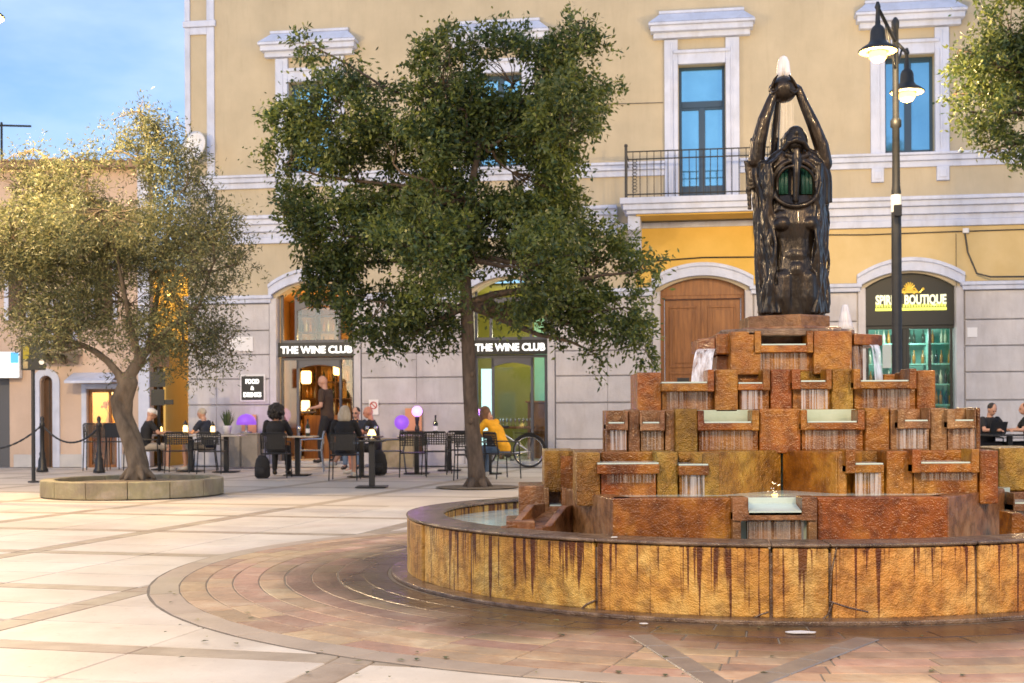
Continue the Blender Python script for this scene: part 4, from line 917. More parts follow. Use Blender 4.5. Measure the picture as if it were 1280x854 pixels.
# hair strands down both sides and across the shoulders
rnd = random.Random(3)
for s, n_ in ((-1, 40), (1, 30)):
    for k in range(n_):
        f_ = k/(n_-1)
        top = sp(994+s*(12+26*f_), 192+16*f_+rnd.uniform(-4,4), .05-.14*f_)
        pts = []; ph = rnd.uniform(0,6.3); am = rnd.uniform(2,3.6); w0 = rnd.uniform(1.5,3.2)
        lo_x = (22+24*f_) if s < 0 else (26+15*f_)
        for t in np.linspace(0,1,16):
            y = 205+(392-205)*t; bow = 1 if s < 0 else 0
            xx = (30+ (22 if s<0 else 9)*f_)*(1-t)+lo_x*t + am*math.sin(w0*6.28*t*.9+ph) + (6*f_*math.exp(-((t-.04)/.1)**2) if s<0 else 0)
            pts.append(sp(994+s*min(xx, 52-6*t if s<0 else 43), y, (.085-.17*f_)+.018*math.sin(w0*5*t+ph*2)))
        q.tube([top]+pts, [.010]+[rnd.uniform(.008,.015)]*16, 7)
for k in range(7):                                    # loose locks jutting out at the left shoulder
    q.tube([sp(950,214+k*3,-.04), sp(938-k*.4,206+k*5,-.03), sp(933+k,200+k*9,-.03), sp(938,226+k*6,-.03)], [.02,.016,.012,.018], 7)
limb([sp(941,174,-.05), sp(941,186,-.05), sp(944,205,-.05)], [.012,.014,.02], 7)
q.build('figure', M['bronze'], st, True, 0, .0068)
q = MB(); q.sph(sp(981.5,112,.0), .094, 24, 16); q.build('sphere', M['bronze'], st, True)
for x in (977,1013):
    q = MB()
    for k in range(4): a_ = sp(x-8+k*5,211,.035); b_ = sp(x-8+k*5,243,.04); q.tube([a_,b_], .016, 8)
    q.build('teal_panel', M['teal'], st, True)
q = MB(); q.tube([sp(981,97),sp(981,85)], .011, 8); q.build('jet_nozzle', M['bronze'], st)
q = MB(); P0 = sp(981.5,96); q.lathe([(.048,0),(.05,.03),(.042,.10),(.028,.135),(.008,.148)], 14, (P0.x,P0.y,P0.z)); q.build('water_jet', M['jet'], st, True)
q = MB()
for x0_, x1_, d in ((976,991,.0),(982,994,.05)): 
    a, b_, c_, e_ = sp(x0_,127,d), sp(x1_,127,d), sp(x1_+1,172,d), sp(x0_-4,172,d); q.add([a,b_,c_,e_], [(0,1,2,3)])
q.build('falling_stream', M['film'], st)

# ================================================================== STREET LAMPS
def street_lamp(name, label, base, h1, h2, zh=6.5, power=1.0, sticker=True):
    base = Vector(base); o = thing(name, label, 'street lamp', base, 0, 'twin-headed street lamps of the square')
    q = MB(); q.lathe([(.16,0),(.16,.25),(.13,.32),(.10,.9),(.085,1.0),(.08,1.05),(.078,3.4),(.074,4.6),(.062,4.7),(.055,5.6),(.085,5.62),(.085,5.72),(.05,5.76),(.048,7.15),(.06,7.17),(.06,7.28),(.02,7.34)], 16)
    q.build('pole', M['iron'], o, True)
    q = MB(); q.tube([Vector((h1[0],h1[1],7.12))-base*0, Vector((0,0,6.96)), Vector((h2[0],h2[1],7.12))], .028, 8); q.tube([(h1[0]*.55,h1[1]*.55,7.02),(0,0,6.5)], .018, 6); q.tube([(h2[0]*.55,h2[1]*.55,7.02),(0,0,6.5)], .018, 6)
    q.build('cross_arm', M['iron'], o, True)
    if sticker:
        q = MB(); q.lathe([(.082,0),(.082,.27)], 16, (0,0,4.28)); q.build('white_band', M['white'], o); q = MB(); q.box(-.07,.05,-.14,-.083,4.20,4.38); q.build('sensor_box', M['black'], o, bevel=.01)
    for hx, hy in (h1, h2):
        q = MB(); c = (hx,hy,zh)
        q.lathe([(.275,-.035),(.285,-.02),(.22,.035),(.15,.075),(.115,.13),(.105,.27),(.085,.32),(.04,.36),(.026,.58),(.045,.62),(.02,.70)], 20, c); hd = q.build('lamp_head', M['iron'], o, True)
        q = MB(); q.lathe([(.02,-.20),(.08,-.18),(.125,-.13),(.135,-.08),(.12,-.037)], 16, c); q.build('bulb', M['lamp_glow'], hd, True); q = MB(); q.lathe([(.272,-.040),(.140,-.036)], 20, c); q.build('reflector', M['refl'], hd)
        pointlight('street_light', (hx,hy,zh-.32), LAMPW*power, (1,.70,.36), o, .09)
    return o
lb = at(1121, 400, 20.1); lb.z = 0
street_lamp('street_lamp', 'tall dark twin-headed street lamp standing behind the fountain, both heads lit', lb, (5.43-lb.x, 18.9-20.1), (6.60-lb.x, 21.3-20.1), 6.5, 1.0)
street_lamp('street_lamp.001', 'twin-headed street lamp at the left edge of the square beside the olive tree', (-8.3,17.4,0), (1.33,-.5), (-1.33,.5), 6.45, 2.4, False)
street_lamp('unseen_lamp_left', 'unseen twin-headed street lamp added behind the camera on the left of the square', (-4.6,-1.5,0), (.6,1.2), (-.6,-1.2), 6.5, 2.0, False)  # unseen lamp added to warm the fountain front and near ground
street_lamp('unseen_lamp_right', 'unseen twin-headed street lamp added behind the camera on the right of the square', (5.2,-.5,0), (-.6,1.2), (.6,-1.2), 6.5, 1.8, False)  # second unseen lamp, added for the same warm front light

# ================================================================== TREES
def crown_mesh(name, lobes, n_cl, per, leaf, spread, m, parent, droop=.3, seed=1, shell=.45):
    r = np.random.default_rng(seed)
    vol = np.array([(l[3]*l[4]*l[5])**.8*(l[6] if len(l)>6 else 1) for l in lobes]); vol /= vol.sum()
    idx = r.choice(len(lobes), n_cl, p=vol); Lb = np.array([l[:6] for l in lobes])[idx]
    d = r.normal(size=(n_cl,3)); d /= np.linalg.norm(d,axis=1)[:,None]
    rad = (shell + (1-shell)*r.random(n_cl))**.7*(.86+.22*r.random(n_cl))
    cen = Lb[:,:3] + d*Lb[:,3:]*rad[:,None]
    # uneven outline: push clusters by a coarse pseudo noise
    ph = r.random((4,3))*6.28; 
    for k in range(3): cen[:,k] += .16*np.sin(cen[:,(k+1)%3]*3.1+ph[k,0])*np.cos(cen[:,(k+2)%3]*2.6+ph[k,1])
    keep = (np.sin(cen[:,0]*3.4+ph[3,0])+np.sin(cen[:,1]*3.0+ph[3,1])+np.sin(cen[:,2]*3.9+ph[3,2])) > -.85
    cen = cen[keep]; d = d[keep]; n_cl = len(cen)
    tw = d + r.normal(size=(n_cl,3))*.6; tw[:,2] -= droop*.5; tw /= np.linalg.norm(tw,axis=1)[:,None]
    c = np.repeat(cen, per, 0); tw2 = np.repeat(tw, per, 0); n = len(c)
    along = r.random(n)[:,None]*spread*1.8-spread*.6
    cs_ = np.repeat(.55+.9*r.random(n_cl), per)[:,None]; c = c + (tw2*along + r.normal(size=(n,3))*spread*.33)*cs_
    ax = tw2*.7 + r.normal(size=(n,3))*.8; ax[:,2] -= droop*.4; ax /= np.linalg.norm(ax,axis=1)[:,None]
    sd_ = np.cross(ax, r.normal(size=(n,3))); sd_ /= np.linalg.norm(sd_,axis=1)[:,None]
    ln = leaf[0]*(.6+.8*r.random(n))[:,None]; wd = leaf[1]*(.6+.8*r.random(n))[:,None]
    v = np.stack([c, c+ax*ln*.5+sd_*wd*.5, c+ax*ln, c+ax*ln*.5-sd_*wd*.5], 1).reshape(-1,3)
    me = bpy.data.meshes.new(name); me.vertices.add(4*n); me.vertices.foreach_set('co', v.astype(np.float32).ravel())
    me.loops.add(4*n); me.loops.foreach_set('vertex_index', np.arange(4*n, dtype=np.int32)); me.polygons.add(n); me.polygons.foreach_set('loop_start', np.arange(0,4*n,4,dtype=np.int32))
    me.update(calc_edges=True); me.validate(); me.materials.append(m); o = bpy.data.objects.new(name, me); C.objects.link(o); o.parent = parent; stuff(o)
    return cen
def wig(p, q_, n, amp, r): 
    P = [Vector(p)+(Vector(q_)-Vector(p))*t for t in np.linspace(0,1,n)]
    for i in range(1,n-1): P[i] += Vector((r.uniform(-amp,amp),r.uniform(-amp,amp),r.uniform(-amp,amp)*.6))
    return P
def branches(mb, forks, lobes, cen, nt_, r, r0=.06, tw=.012):
    ends = []
    for l in lobes:
        c = Vector(l[:3]); f = min(forks, key=lambda p: (Vector(p[0])-c).length)
        P = wig(f[0], c, 6, .12*min(1,(Vector(f[0])-c).length), r); mb.tube(P, list(np.linspace(f[1], .014, 6)), 6); ends += P[1:]
    cs = [Vector(x) for x in cen[np.random.default_rng(5).choice(len(cen), min(nt_,len(cen)), replace=False)]]
    E_ = np.array([tuple(e) for e in ends])
    for c in cs:
        k = int(np.argmin(((E_-np.array(tuple(c)))**2).sum(1))); P = wig(ends[k], c, 4, .06, r); mb.tube(P, list(np.linspace(tw,.004,4)), 4, cap=False)
def lobe(x, y, rx, ry, Y0, dy, ryd=None, w=1):
    p = at(x, y, Y0+dy); s = (Y0+dy)/F; return (p.x, p.y, p.z, rx*s, ryd if ryd else (rx+ry)/2*s, ry*s, w)
# --- holm oak in the middle
YT = 20.05; tr = thing('holm_oak', 'tall dense dark green holm oak with a straight trunk in front of the wine bar', 'tree', at(597,609,YT)); T0 = tr.location.copy()
raw = [(430,150,70,72,.1),(383,55,20,36,.2,.35,.5),(360,150,30,28,.4),(357,205,24,20,.3,.3,.7),(556,112,52,72,-.2),(640,105,80,70,.3),(722,92,46,66,0),(731,28,16,18,0,.25,.5),(492,205,84,62,-.4),(640,215,100,75,.2),(700,165,50,60,-.6),
       (428,295,74,50,0),(372,262,34,32,.2),(540,322,88,66,-.8),(482,378,60,52,-.3),(408,335,34,40,.4),(650,335,92,64,-.7),(735,335,62,55,0),(805,340,30,20,0,.3,.8),(775,385,42,40,-.2),(740,440,13,30,0,.25,.9),(797,425,24,38,-.1,.3,.9),(545,408,48,24,.2),(488,430,30,14,.1,.3,.7),(715,400,34,26,0),(610,160,60,60,1.1,1.0),(520,270,90,70,1.2,1.2),(650,290,90,70,1.2,1.2)]
lobes = [lobe(a[0],a[1],a[2],a[3],YT,a[4],(a[5] if len(a)>5 else None) and a[5], a[6] if len(a)>6 else 1) for a in raw]
lobes = [(l[0]-T0.x,l[1]-T0.y,l[2],*l[3:]) for l in lobes]
cen = crown_mesh('crown', lobes, 8600, 20, (.088,.038), .15, M['leaf_oak'], tr, .35, 11, .4)
rr_ = random.Random(4)
q = MB(); tp = [at(x,y,YT)-T0 for x,y in ((597,611),(595,585),(590,530),(587,480),(585,430),(583,380),(580,320),(585,250),(600,180))]
q.tube(tp, [.16,.132,.118,.110,.104,.10,.085,.065,.04], 14); 
for k in range(5): a = k*1.26+.3; q.tube([tp[0]+Vector((.1*math.cos(a),.1*math.sin(a),.14)), tp[0]+Vector((.24*math.cos(a),.24*math.sin(a),-.02))], [.07,.04], 8)
q.sph(tp[2]+Vector((-.02,-.13,.05)), (.05,.03,.06), 8, 6); q.sph(tp[3]+Vector((.05,-.11,.15)), (.04,.03,.05), 8, 6)
q.build('trunk', M['bark_dark'], tr, True)
q = MB(); branches(q, [(tp[5],.07),(tp[6],.06),(tp[7],.05),(tp[8],.03)], lobes, cen, 700, rr_); q.build('branches', M['bark_dark'], tr, True)
tp_ = MB(); tp_.lathe([(.01,0),(.62,0),(.66,.012),(.01,.014)], 20, (T0.x,T0.y,-.006)); o = tp_.build('tree_pit', M['soil']); structure(o)
# --- olive in its round planter
PX, PY = at(167,600,18.6).x, 18.6
pl = thing('round_planter', 'low round stone planter kerb filled with soil around the olive tree', 'planter', (PX,PY,0))
for k in range(14):
    t0, t1 = 2*math.pi*k/14+.003, 2*math.pi*(k+1)/14-.003; ts = np.linspace(t0,t1,6); q = MB()
    q.prism([(1.28*math.cos(t),1.28*math.sin(t)) for t in ts]+[(1.09*math.cos(t),1.09*math.sin(t)) for t in ts[::-1]], 0, .235); q.build('kerb_stone', M['conc'], pl, bevel=.012)
q = MB(); q.lathe([(.01,0),(1.10,0),(1.10,.17),(.6,.20),(.01,.22)], 40); q.build('soil', M['soil'], pl, True)
YO = 18.6; ol = thing('olive_tree', 'silvery green old olive tree with a twisted trunk growing in the round planter', 'tree', (at(172,590,YO).x, YO, .19)); T0 = ol.location.copy()
P_ = lambda x, y, d=0: at(x, y, YO+d)-T0
q = MB()
def tbe(pts, rad): q.tube(pts, rad, 12); [q.sph(p, r*.98, 10, 7) for p, r in zip(pts, rad)]
tbe([P_(170,601), P_(172,585), P_(168,562), P_(158,540), P_(147,518), P_(144,500), P_(155,480), P_(167,462), P_(176,447)], [.15,.125,.11,.10,.08,.075,.085,.09,.085])
tbe([P_(174,602,.05), P_(176,580,.06), P_(170,548,.1), P_(160,520,.1), P_(160,500,.05), P_(165,478)], [.14,.12,.09,.07,.075,.09])
tbe([P_(165,600,-.08), P_(164,580,-.1), P_(158,556,-.06), P_(150,535,-.04)], [.07,.06,.055,.05])
for k in range(6): a = k*1.05; tbe([P_(172,592)+Vector((.09*math.cos(a),.09*math.sin(a),.06)), P_(172,592)+Vector((.25*math.cos(a),.22*math.sin(a),-.07))], [.07,.03])
tbe([P_(155,482), P_(147,466), P_(135,452), P_(120,440), P_(104,432), P_(85,425), P_(55,405), P_(35,370)], [.07,.062,.055,.05,.042,.035,.03,.022])
tbe([P_(176,450), P_(168,430), P_(163,405), P_(158,380), P_(150,340), P_(140,290)], [.07,.055,.045,.04,.03,.02])
tbe([P_(176,450), P_(188,432), P_(205,416), P_(225,400), P_(250,380), P_(262,340)], [.065,.055,.048,.04,.03,.02])
tbe([P_(104,432), P_(80,440), P_(55,430,.3), P_(20,420,.4)], [.03,.028,.022,.015]); tbe([P_(185,436), P_(192,400,.3), P_(200,350,.4), P_(215,260,.2), P_(222,205,0)], [.05,.04,.035,.025,.014])
q.build('trunk', M['bark'], ol, remesh=.022)
raw = [(50,238,60,50,.2),(12,300,60,85,0),(30,370,62,62,.3),(205,200,58,48,0),(180,165,46,26,0,.45,.8),(172,140,14,12,0,.2,.3),(135,190,34,22,0,.35,.6),(240,185,22,18,0,.3,.4),(42,186,16,14,0,.2,.5),(90,195,30,20,0,.3,.6),(128,262,105,70,-.5),(240,320,62,80,0),(85,395,62,48,-.2),(155,375,85,60,.4),(225,412,72,40,0),(285,425,34,46,0,.4,.55),(295,330,26,50,0,.4,.45),(275,280,26,34,0,.4,.5),(252,228,22,26,0,.3,.3),(130,320,90,80,1.0,.9),(60,300,80,80,1.0,.9),(210,290,80,70,.9,.9),(180,455,60,24,.2,.4,.4),(250,455,26,24,0,.3,.5)]
lobes = [lobe(a[0],a[1],a[2],a[3],YO,a[4],(a[5] if len(a)>5 else None), a[6] if len(a)>6 else 1) for a in raw]
lobes = [(l[0]-T0.x,l[1]-T0.y,l[2]-T0.z,*l[3:]) for l in lobes]
cen = crown_mesh('crown', lobes, 5600, 23, (.066,.018), .15, M['leaf_olive'], ol, .15, 21, .2)
q = MB(); branches(q, [(P_(35,370),.02),(P_(85,425),.025),(P_(140,290),.02),(P_(158,380),.03),(P_(262,340),.02),(P_(225,400),.03),(P_(200,350,.4),.03),(P_(222,205),.014)], lobes, cen, 800, rr_, tw=.010); q.build('branches', M['bark'], ol, True)
# --- tree on the right, only its hanging boughs in view
YR = 19.0; rt = thing('evergreen_tree', 'evergreen tree leaning into the frame at the upper right beside the lit lamp', 'tree', (9.6,YR,0)); T0 = rt.location.copy()
q = MB(); tp = [Vector((0,0,0)),Vector((.05,0,1.5)),Vector((-.05,0,3)),Vector((-.3,0,4.2)),Vector((-.5,0,5.6))]; q.tube(tp, [.2,.16,.14,.12,.07], 12); q.build('trunk', M['bark_dark'], rt, True)
raw = [(1225,72,40,38,0),(1262,40,50,36,.2),(1245,85,45,30,-.3),(1198,62,18,14,0,.2,.5),(1275,95,40,30,.2),(1250,140,40,32,-.2),(1215,140,18,16,0,.2,.6),(1262,185,28,30,0),(1234,190,12,16,0,.2,.5),(1290,150,50,60,.3),(1300,60,50,60,0),(1340,100,70,90,.2),(1400,40,80,90,.3),(1192,118,10,10,0,.2,.3),(1290,-40,80,60,.3)]
lobes = [lobe(a[0],a[1],a[2],a[3],YR,a[4],(a[5] if len(a)>5 else None), a[6] if len(a)>6 else 1) for a in raw]
lobes = [(l[0]-T0.x,l[1]-T0.y,l[2],*l[3:]) for l in lobes]
cen = crown_mesh('crown', lobes, 2600, 20, (.085,.034), .15, M['leaf_oak'], rt, .35, 31, .3)
q = MB(); branches(q, [(tp[3],.07),(tp[4],.05)], lobes, cen, 250, rr_); q.build('branches', M['bark_dark'], rt, True)

# ================================================================== LEFT BUILDINGS
YL = 29.2; lh = thing('peach_house', 'peach coloured old house with an arched door, awning and tiled roof left of the palazzo', 'house', (at(0,584,YL).x, YL, 0))
def lu(x): return at(x,500,YL).x-lh.location.x
def lz(y, x=80): return at(x,y,YL).z
def lp(nm, q, m, bevel=0, parent=None): return q.build(nm, M[m] if isinstance(m,str) else m, parent or lh, False, bevel)
ur = lu(186); DA = (lu(51), lu(66)); WA = (lu(109), lu(146)); WZ = (lz(585), lz(487)); WB = (lu(-14), lu(12))
q = MB(); q.box(-6, WB[0], 0, .4, 0, 6.9); q.box(WB[1], DA[0], 0,.4,0,6.9); q.box(WB[0],WB[1],0,.4,2.6,6.9); dz = lz(470)
us = np.linspace(DA[0],DA[1],9); hw = (DA[1]-DA[0])/2; cx_ = (DA[0]+DA[1])/2; az = lambda u: dz-hw+math.sqrt(max(0,hw*hw-(u-cx_)**2))
for a,c in zip(us[:-1],us[1:]): q.vprism([(a,az(a)),(c,az(c)),(c,6.9),(a,6.9)], 0, .4)
q.box(DA[1], WA[0], 0,.4,0,6.9); q.box(WA[0],WA[1],0,.4,WZ[1],6.9); q.box(WA[1],ur,0,.4,0,6.9); lp('wall', q, 'peach')
q = MB(); q.box(-6,ur-2.5,.4,9,6.88,6.9); q.prism([(ur-.3,.41),(ur-.005,.41),(ur-2.6,9),(ur-2.9,9)],0,6.87); lp('side_wall', q, 'peach')
for a, c in ((WB[1]+.1,DA[0]-.15),(DA[1]+.15,WA[0]-.1),(WA[1]+.1,ur-.25)):
    q = MB(); q.box(a,c,-.05,-.001,0,lz(568)); lp('plinth', q, 'plinth', .01)
q = MB(); q.box(ur-.22,ur+.03,-.08,-.001,0,6.85); lp('corner_pilaster', q, 'trim', .01)
q = MB(); 
for k in range(12):
    t0, t1 = math.pi*k/12, math.pi*(k+1)/12; P = [(cx_+r_*math.cos(t), dz-hw+r_*math.sin(t)) for r_, t in ((hw+.01,t0),(hw+.17,t0),(hw+.17,t1),(hw+.01,t1))]; q.vprism(P, -.06, -.001)
q.box(DA[0]-.17,DA[0]-.01,-.06,-.001,0,dz-hw); q.box(DA[1]+.01,DA[1]+.17,-.06,-.001,0,dz-hw); lp('door_surround', q, 'trim')
q = MB(); q.box(DA[0],DA[1],.2,.26,0,dz); d_ = lp('arched_door', q, 'wood_dark'); q = MB(); q.box(cx_-.008,cx_+.008,.185,.199,0,dz-.05); lp('meeting_rail', q, 'black', 0, d_)
# lit window with frame and warm room
q = MB(); f = .07; q.box(WA[0],WA[0]+f,.1,.17,WZ[0],WZ[1]); q.box(WA[1]-f,WA[1],.1,.17,WZ[0],WZ[1]); q.box(WA[0]+f,WA[1]-f,.1,.17,WZ[1]-f,WZ[1]); q.box(WA[0]+f,WA[1]-f,.1,.17,WZ[0],WZ[0]+f); q.box(lu(134),lu(137),.1,.17,WZ[0]+f,WZ[1]-f); q.box(WA[0]+f,WA[1]-f,.1,.17,lz(538),lz(535)); wf = lp('shop_window', q, 'wood', .006)
q = MB(); q.box(WA[0]+f,WA[1]-f,.13,.14,WZ[0]+f,WZ[1]-f); lp('pane', q, 'clear', 0, wf)
q = MB(); q.box(WA[0]-.12,WA[0]-.01,-.05,-.001,WZ[0],WZ[1]+.12); q.box(WA[1]+.01,WA[1]+.12,-.05,-.001,WZ[0],WZ[1]+.12); q.box(WA[0]-.009,WA[1]+.009,-.05,-.001,WZ[1]+.01,WZ[1]+.12); lp('window_surround', q, 'trim', .006)
q = MB(); q.box(WA[0]-1,WA[1]+1,2.4,2.45,-.1,3); q.box(WA[0]-1,WA[0]-.95,.41,2.4,-.1,3); q.box(WA[1]+.95,WA[1]+1,.41,2.4,-.1,3); q.box(WA[0]-1,WA[1]+1,.41,2.4,2.95,3); lp('room_wall', q, 'yellowhouse')
pointlight('shop_light', (WA[0]+.4,1.3,2.0), 90, (1,.66,.22), lh, .15)
q = MB(); q.lathe([(.05,-.1),(.13,-.06),(.13,.06),(.05,.1)],12,(WA[0]+.35,.9,1.75)); lp('lampshade', q, 'warmglobe')
q = MB(); q.box(lu(92),lu(150),-.55,-.03,lz(478),lz(476)); q.add([(lu(92),-.62,lz(477)),(lu(150),-.62,lz(477)),(lu(150),-.001,lz(466)),(lu(92),-.001,lz(466)),(lu(92),-.62,lz(480)),(lu(150),-.62,lz(480))],[(0,1,2,3),(4,5,1,0)]); lp('awning', q, 'trim')
# balcony, old stone
q = MB(); q.box(lu(57),lu(104),-.8,-.001,lz(444),lz(438)); sl = lp('balcony_slab', q, 'conc', .02)
for x in (64, 80, 96): q = MB(); q.add([(lu(x-3),-.7,lz(444)),(lu(x+3),-.7,lz(444)),(lu(x+3),0,lz(444)),(lu(x-3),0,lz(444)),(lu(x-3),-.5,lz(449)),(lu(x+3),-.5,lz(449)),(lu(x+3),0,lz(456)),(lu(x-3),0,lz(456))],[(0,3,2,1),(4,5,6,7),(0,1,5,4),(1,2,6,5),(2,3,7,6),(3,0,4,7)]); lp('balcony_bracket', q, 'conc', .01)
q = MB(); q.tube([(lu(58),-.76,lz(402)),(lu(103),-.76,lz(402))], .015, 5); q.tube([(lu(58),-.76,lz(402)),(lu(58),0,lz(402))], .015, 5); rl_ = lp('balcony_railing', q, 'iron'); 
bq = MB(); bq.tube([(0,0,lz(438)),(0,0,lz(402))],.008,4); bm2 = bq.mesh('baluster'); bm2.materials.append(M['iron'])
for k in range(14): inst('baluster', bm2, rl_, (lu(58)+(lu(103)-lu(58))*k/13,-.76,0))
for (xa,xb,ya,yb) in ((68,92,380,437),(12,34,330,400),(120,142,330,400)):
    q = MB(); a,c,z0,z1 = lu(xa),lu(xb),lz(yb),lz(ya)
    q.box(a-.1,a,-.05,-.002,z0,z1+.1); q.box(c,c+.1,-.05,-.002,z0,z1+.1); q.box(a,c,-.05,-.002,z1,z1+.1); wq = lp('window', q, 'trim', .006)
    q = MB(); q.box(a,c,-.03,-.002,z0,z1); lp('shutter', q, 'wood_dark', 0, wq)
q = MB(); q.box(WB[0],WB[1],.2,.25,0,2.6); lp('shop_door', q, 'greyframe')
# roof: rows of tiles
tm = MB(); tm.add([(-.09,0,0),(-.05,0,.05),(0,0,.065),(.05,0,.05),(.09,0,0),(-.075,.45,.03),(-.04,.45,.075),(0,.45,.09),(.04,.45,.075),(.075,.45,.03)], [(0,5,6,1),(1,6,7,2),(2,7,8,3),(3,8,9,4),(0,1,2,3,4)]); tme = tm.mesh('roof_tile'); tme.materials.append(M['tile'])
q = MB(); q.box(-6,ur+.1,-.35,-.0,6.78,6.90); q.add([(-6,-.35,6.905),(ur+.1,-.35,6.905),(ur-1.5,5,7.3),(-6,5,7.3),(-6,5,6.905),(ur-1.5,5,6.905)],[(0,1,2,3),(1,5,2),(0,3,4),(3,2,5,4)]); rf = lp('roof', q, 'tile')
for j in range(6):
    for i in range(int((ur+.1+3)/.2)): 
        o = inst('roof_tile', tme, rf, (-3+.2*i+.1, -.38+.40*j, 6.90+.40*j*.075)); o.rotation_euler = (R(4.3)-.06,0,0)
an = thing('roof_antenna', 'thin metal aerial on the roof of the peach house', 'antenna', (at(2,170,YL+2).x, YL+2, 7.4)); q = MB(); q.tube([(0,0,0),(0,0,at(2,153,YL+2).z-7.4)], .03, 6); q.build('mast', M['iron'], an); q = MB(); zt = at(2,156,YL+2).z-7.4; q.tube([(-.6,0,zt),(.72,0,zt-.04)], .025, 6); q.build('boom', M['iron'], an)
# lit sign on the peach house
s = thing('lit_shop_sign', 'backlit white and blue shop sign at the left edge of the peach house', 'sign', (at(3,456,YL-.3).x, YL-.15, at(3,456,YL-.3).z))
q = MB(); q.box(-.36,.36,-.08,.08,-.30,.30); q.build('case', M['white'], s, bevel=.01); q = MB(); q.box(-.34,.34,-.09,-.081,-.28,.28); q.build('lit_face', M['whitesign'], s); q = MB(); q.box(.16,.34,-.094,-.091,.04,.28); q.build('blue_panel', emat('blue_lit_panel',(.1,.45,.9),1.0), s)
# yellow house down the alley
yh = thing('yellow_house', 'yellow house front at the end of the alley between the peach house and the palazzo', 'house', (at(212,584,36).x,36,0))
q = MB(); q.box(-1.1,.9,0,.3,0,at(210,340,36).z); q.build('wall', M['yellowhouse'], yh); q = MB(); q.box(-1.1,.9,-.05,-.001,0,at(210,486,36).z); q.build('cream_base', M['paving'], yh, bevel=.01); q = MB(); q.box(-.05,.5,-.09,-.051,.1,2.1); dd = q.build('door', M['wood_dark'], yh, bevel=.01); q = MB(); q.box(-1.15,.95,-.3,.5,at(210,340,36).z,at(210,336,36).z); q.build('eaves', M['tile'], yh)
pointlight('alley_light', (.62,-2.4,4.1), 260, (1,.66,.2), yh, .1); q = MB(); q.sph((.62,-2.4,4.4),.09,10,8); q.tube([(.62,-2.4,4.45),(.62,-2.4,4.75),(.62,-.0,4.8)],.02,6); q.build('wall_lamp', M['lamp_glow'], yh)

# ================================================================== STREET FURNITURE
YB = 26.0
def base_at(x, y): return gnd(x, y)
b0 = gnd(42,603); o = thing('sign_post', 'thin grey post carrying a black panel with yellow and white marks by the peach house', 'sign post', (b0.x,b0.y,0)); Yp = b0.y
z0 = at(42,603,Yp).z; zt = at(42,420,Yp).z; k_ = Yp/F
q = MB(); q.lathe([(.10,0),(.10,.02),(.035,.03),(.032,zt),(.0,zt+.02)], 10); q.build('post', M['iron'], o, True)
q = MB(); q.box((28-42)*k_,(59-42)*k_,-.045,-.035,at(42,463,Yp).z,at(42,422,Yp).z); q.build('panel', M['signblack'], o, bevel=.006)
q = MB(); q.box((31-42)*k_,(38.5-42)*k_,-.052,-.046,at(42,449,Yp).z,at(42,433,Yp).z); q.build('yellow_mark', emat('yellow_mark',(.8,.6,.02),.25), o)
q = MB(); q.lathe([(.045,0),(.045,.006)],14); m_ = q.build('white_mark', M['white'], o); m_.location = ((54-42)*k_,-.046,at(42,453,Yp).z); m_.rotation_euler = (R(90),0,0)
q = MB(); q.box((31-42)*k_,(37-42)*k_,-.052,-.046,at(42,461,Yp).z,at(42,452,Yp).z); q.build('grey_mark', M['conc'], o)
def bollard(x, y, top, label):
    g = gnd(x, y); h = at(x, top, g.y).z; o = thing('bollard', label, 'bollard', (g.x,g.y,0), 0, 'cast-iron chain bollards')
    q = MB(); q.lathe([(.12,0),(.12,.05),(.085,.10),(.08,.26),(.055,.32),(.065,.38),(.042,.44),(.038,h*.80),(.055,h*.82),(.055,h*.86),(.03,h*.89),(.045,h*.94),(.03,h*.985),(.005,h)], 14); q.build('body', M['black'], o, True); return g, h
g1, h1_ = bollard(53,590,520,'black fluted cast-iron bollard in front of the arched door'); g2, h2_ = bollard(124,591,520,'black cast-iron bollard before the lit shop window by the olive trunk')
def chain(p, q_, sag, label):
    o = MB(); n = 34; P = [p+(q_-p)*t-Vector((0,0,sag*4*t*(1-t))) for t in np.linspace(0,1,n)]
    for i in range(n-1):
        a = P[i]; b_ = P[i+1]; o.tube([a+(b_-a)*-.15, b_+(b_-a)*.15], .016 if i%2 else .022, 5)
    ob = o.build('chain', M['iron']); tag(ob, label, 'chain', 'chains between the bollards')
za = Vector((0,0,h1_*.84)); chain(g1+za, g2+za+Vector((0,0,-.05)), .34, 'sagging chain running right from the bollard by the arched door'); chain(Vector((g1.x-2.2,g1.y+.1,0))+za, g1+za, .5, 'sagging chain running left from the bollard by the arched door out of the picture')
# signpost with dark panels by the alley
g = gnd(199,589); k_ = g.y/F; o = thing('sign_post', 'dark post with stacked brown and black sign plates in front of the alley', 'sign post', (g.x,g.y,0)); zf = lambda y: at(199,y,g.y).z
q = MB(); q.lathe([(.035,0),(.035,zf(425)),(.0,zf(424))],10); q.build('post', M['black'], o, True)
for (xa,xb,ya,yb,m_) in ((190,213,434,459,'wood_dark'),(189,208,465,484,'signblack'),(190,207,487,507,'signblack'),(207,218,500,506,'signblack')):
    q = MB(); q.box((xa-199)*k_,(xb-199)*k_,-.06,-.04,zf(yb),zf(ya)); q.build('sign_plate', M[m_], o, bevel=.006)

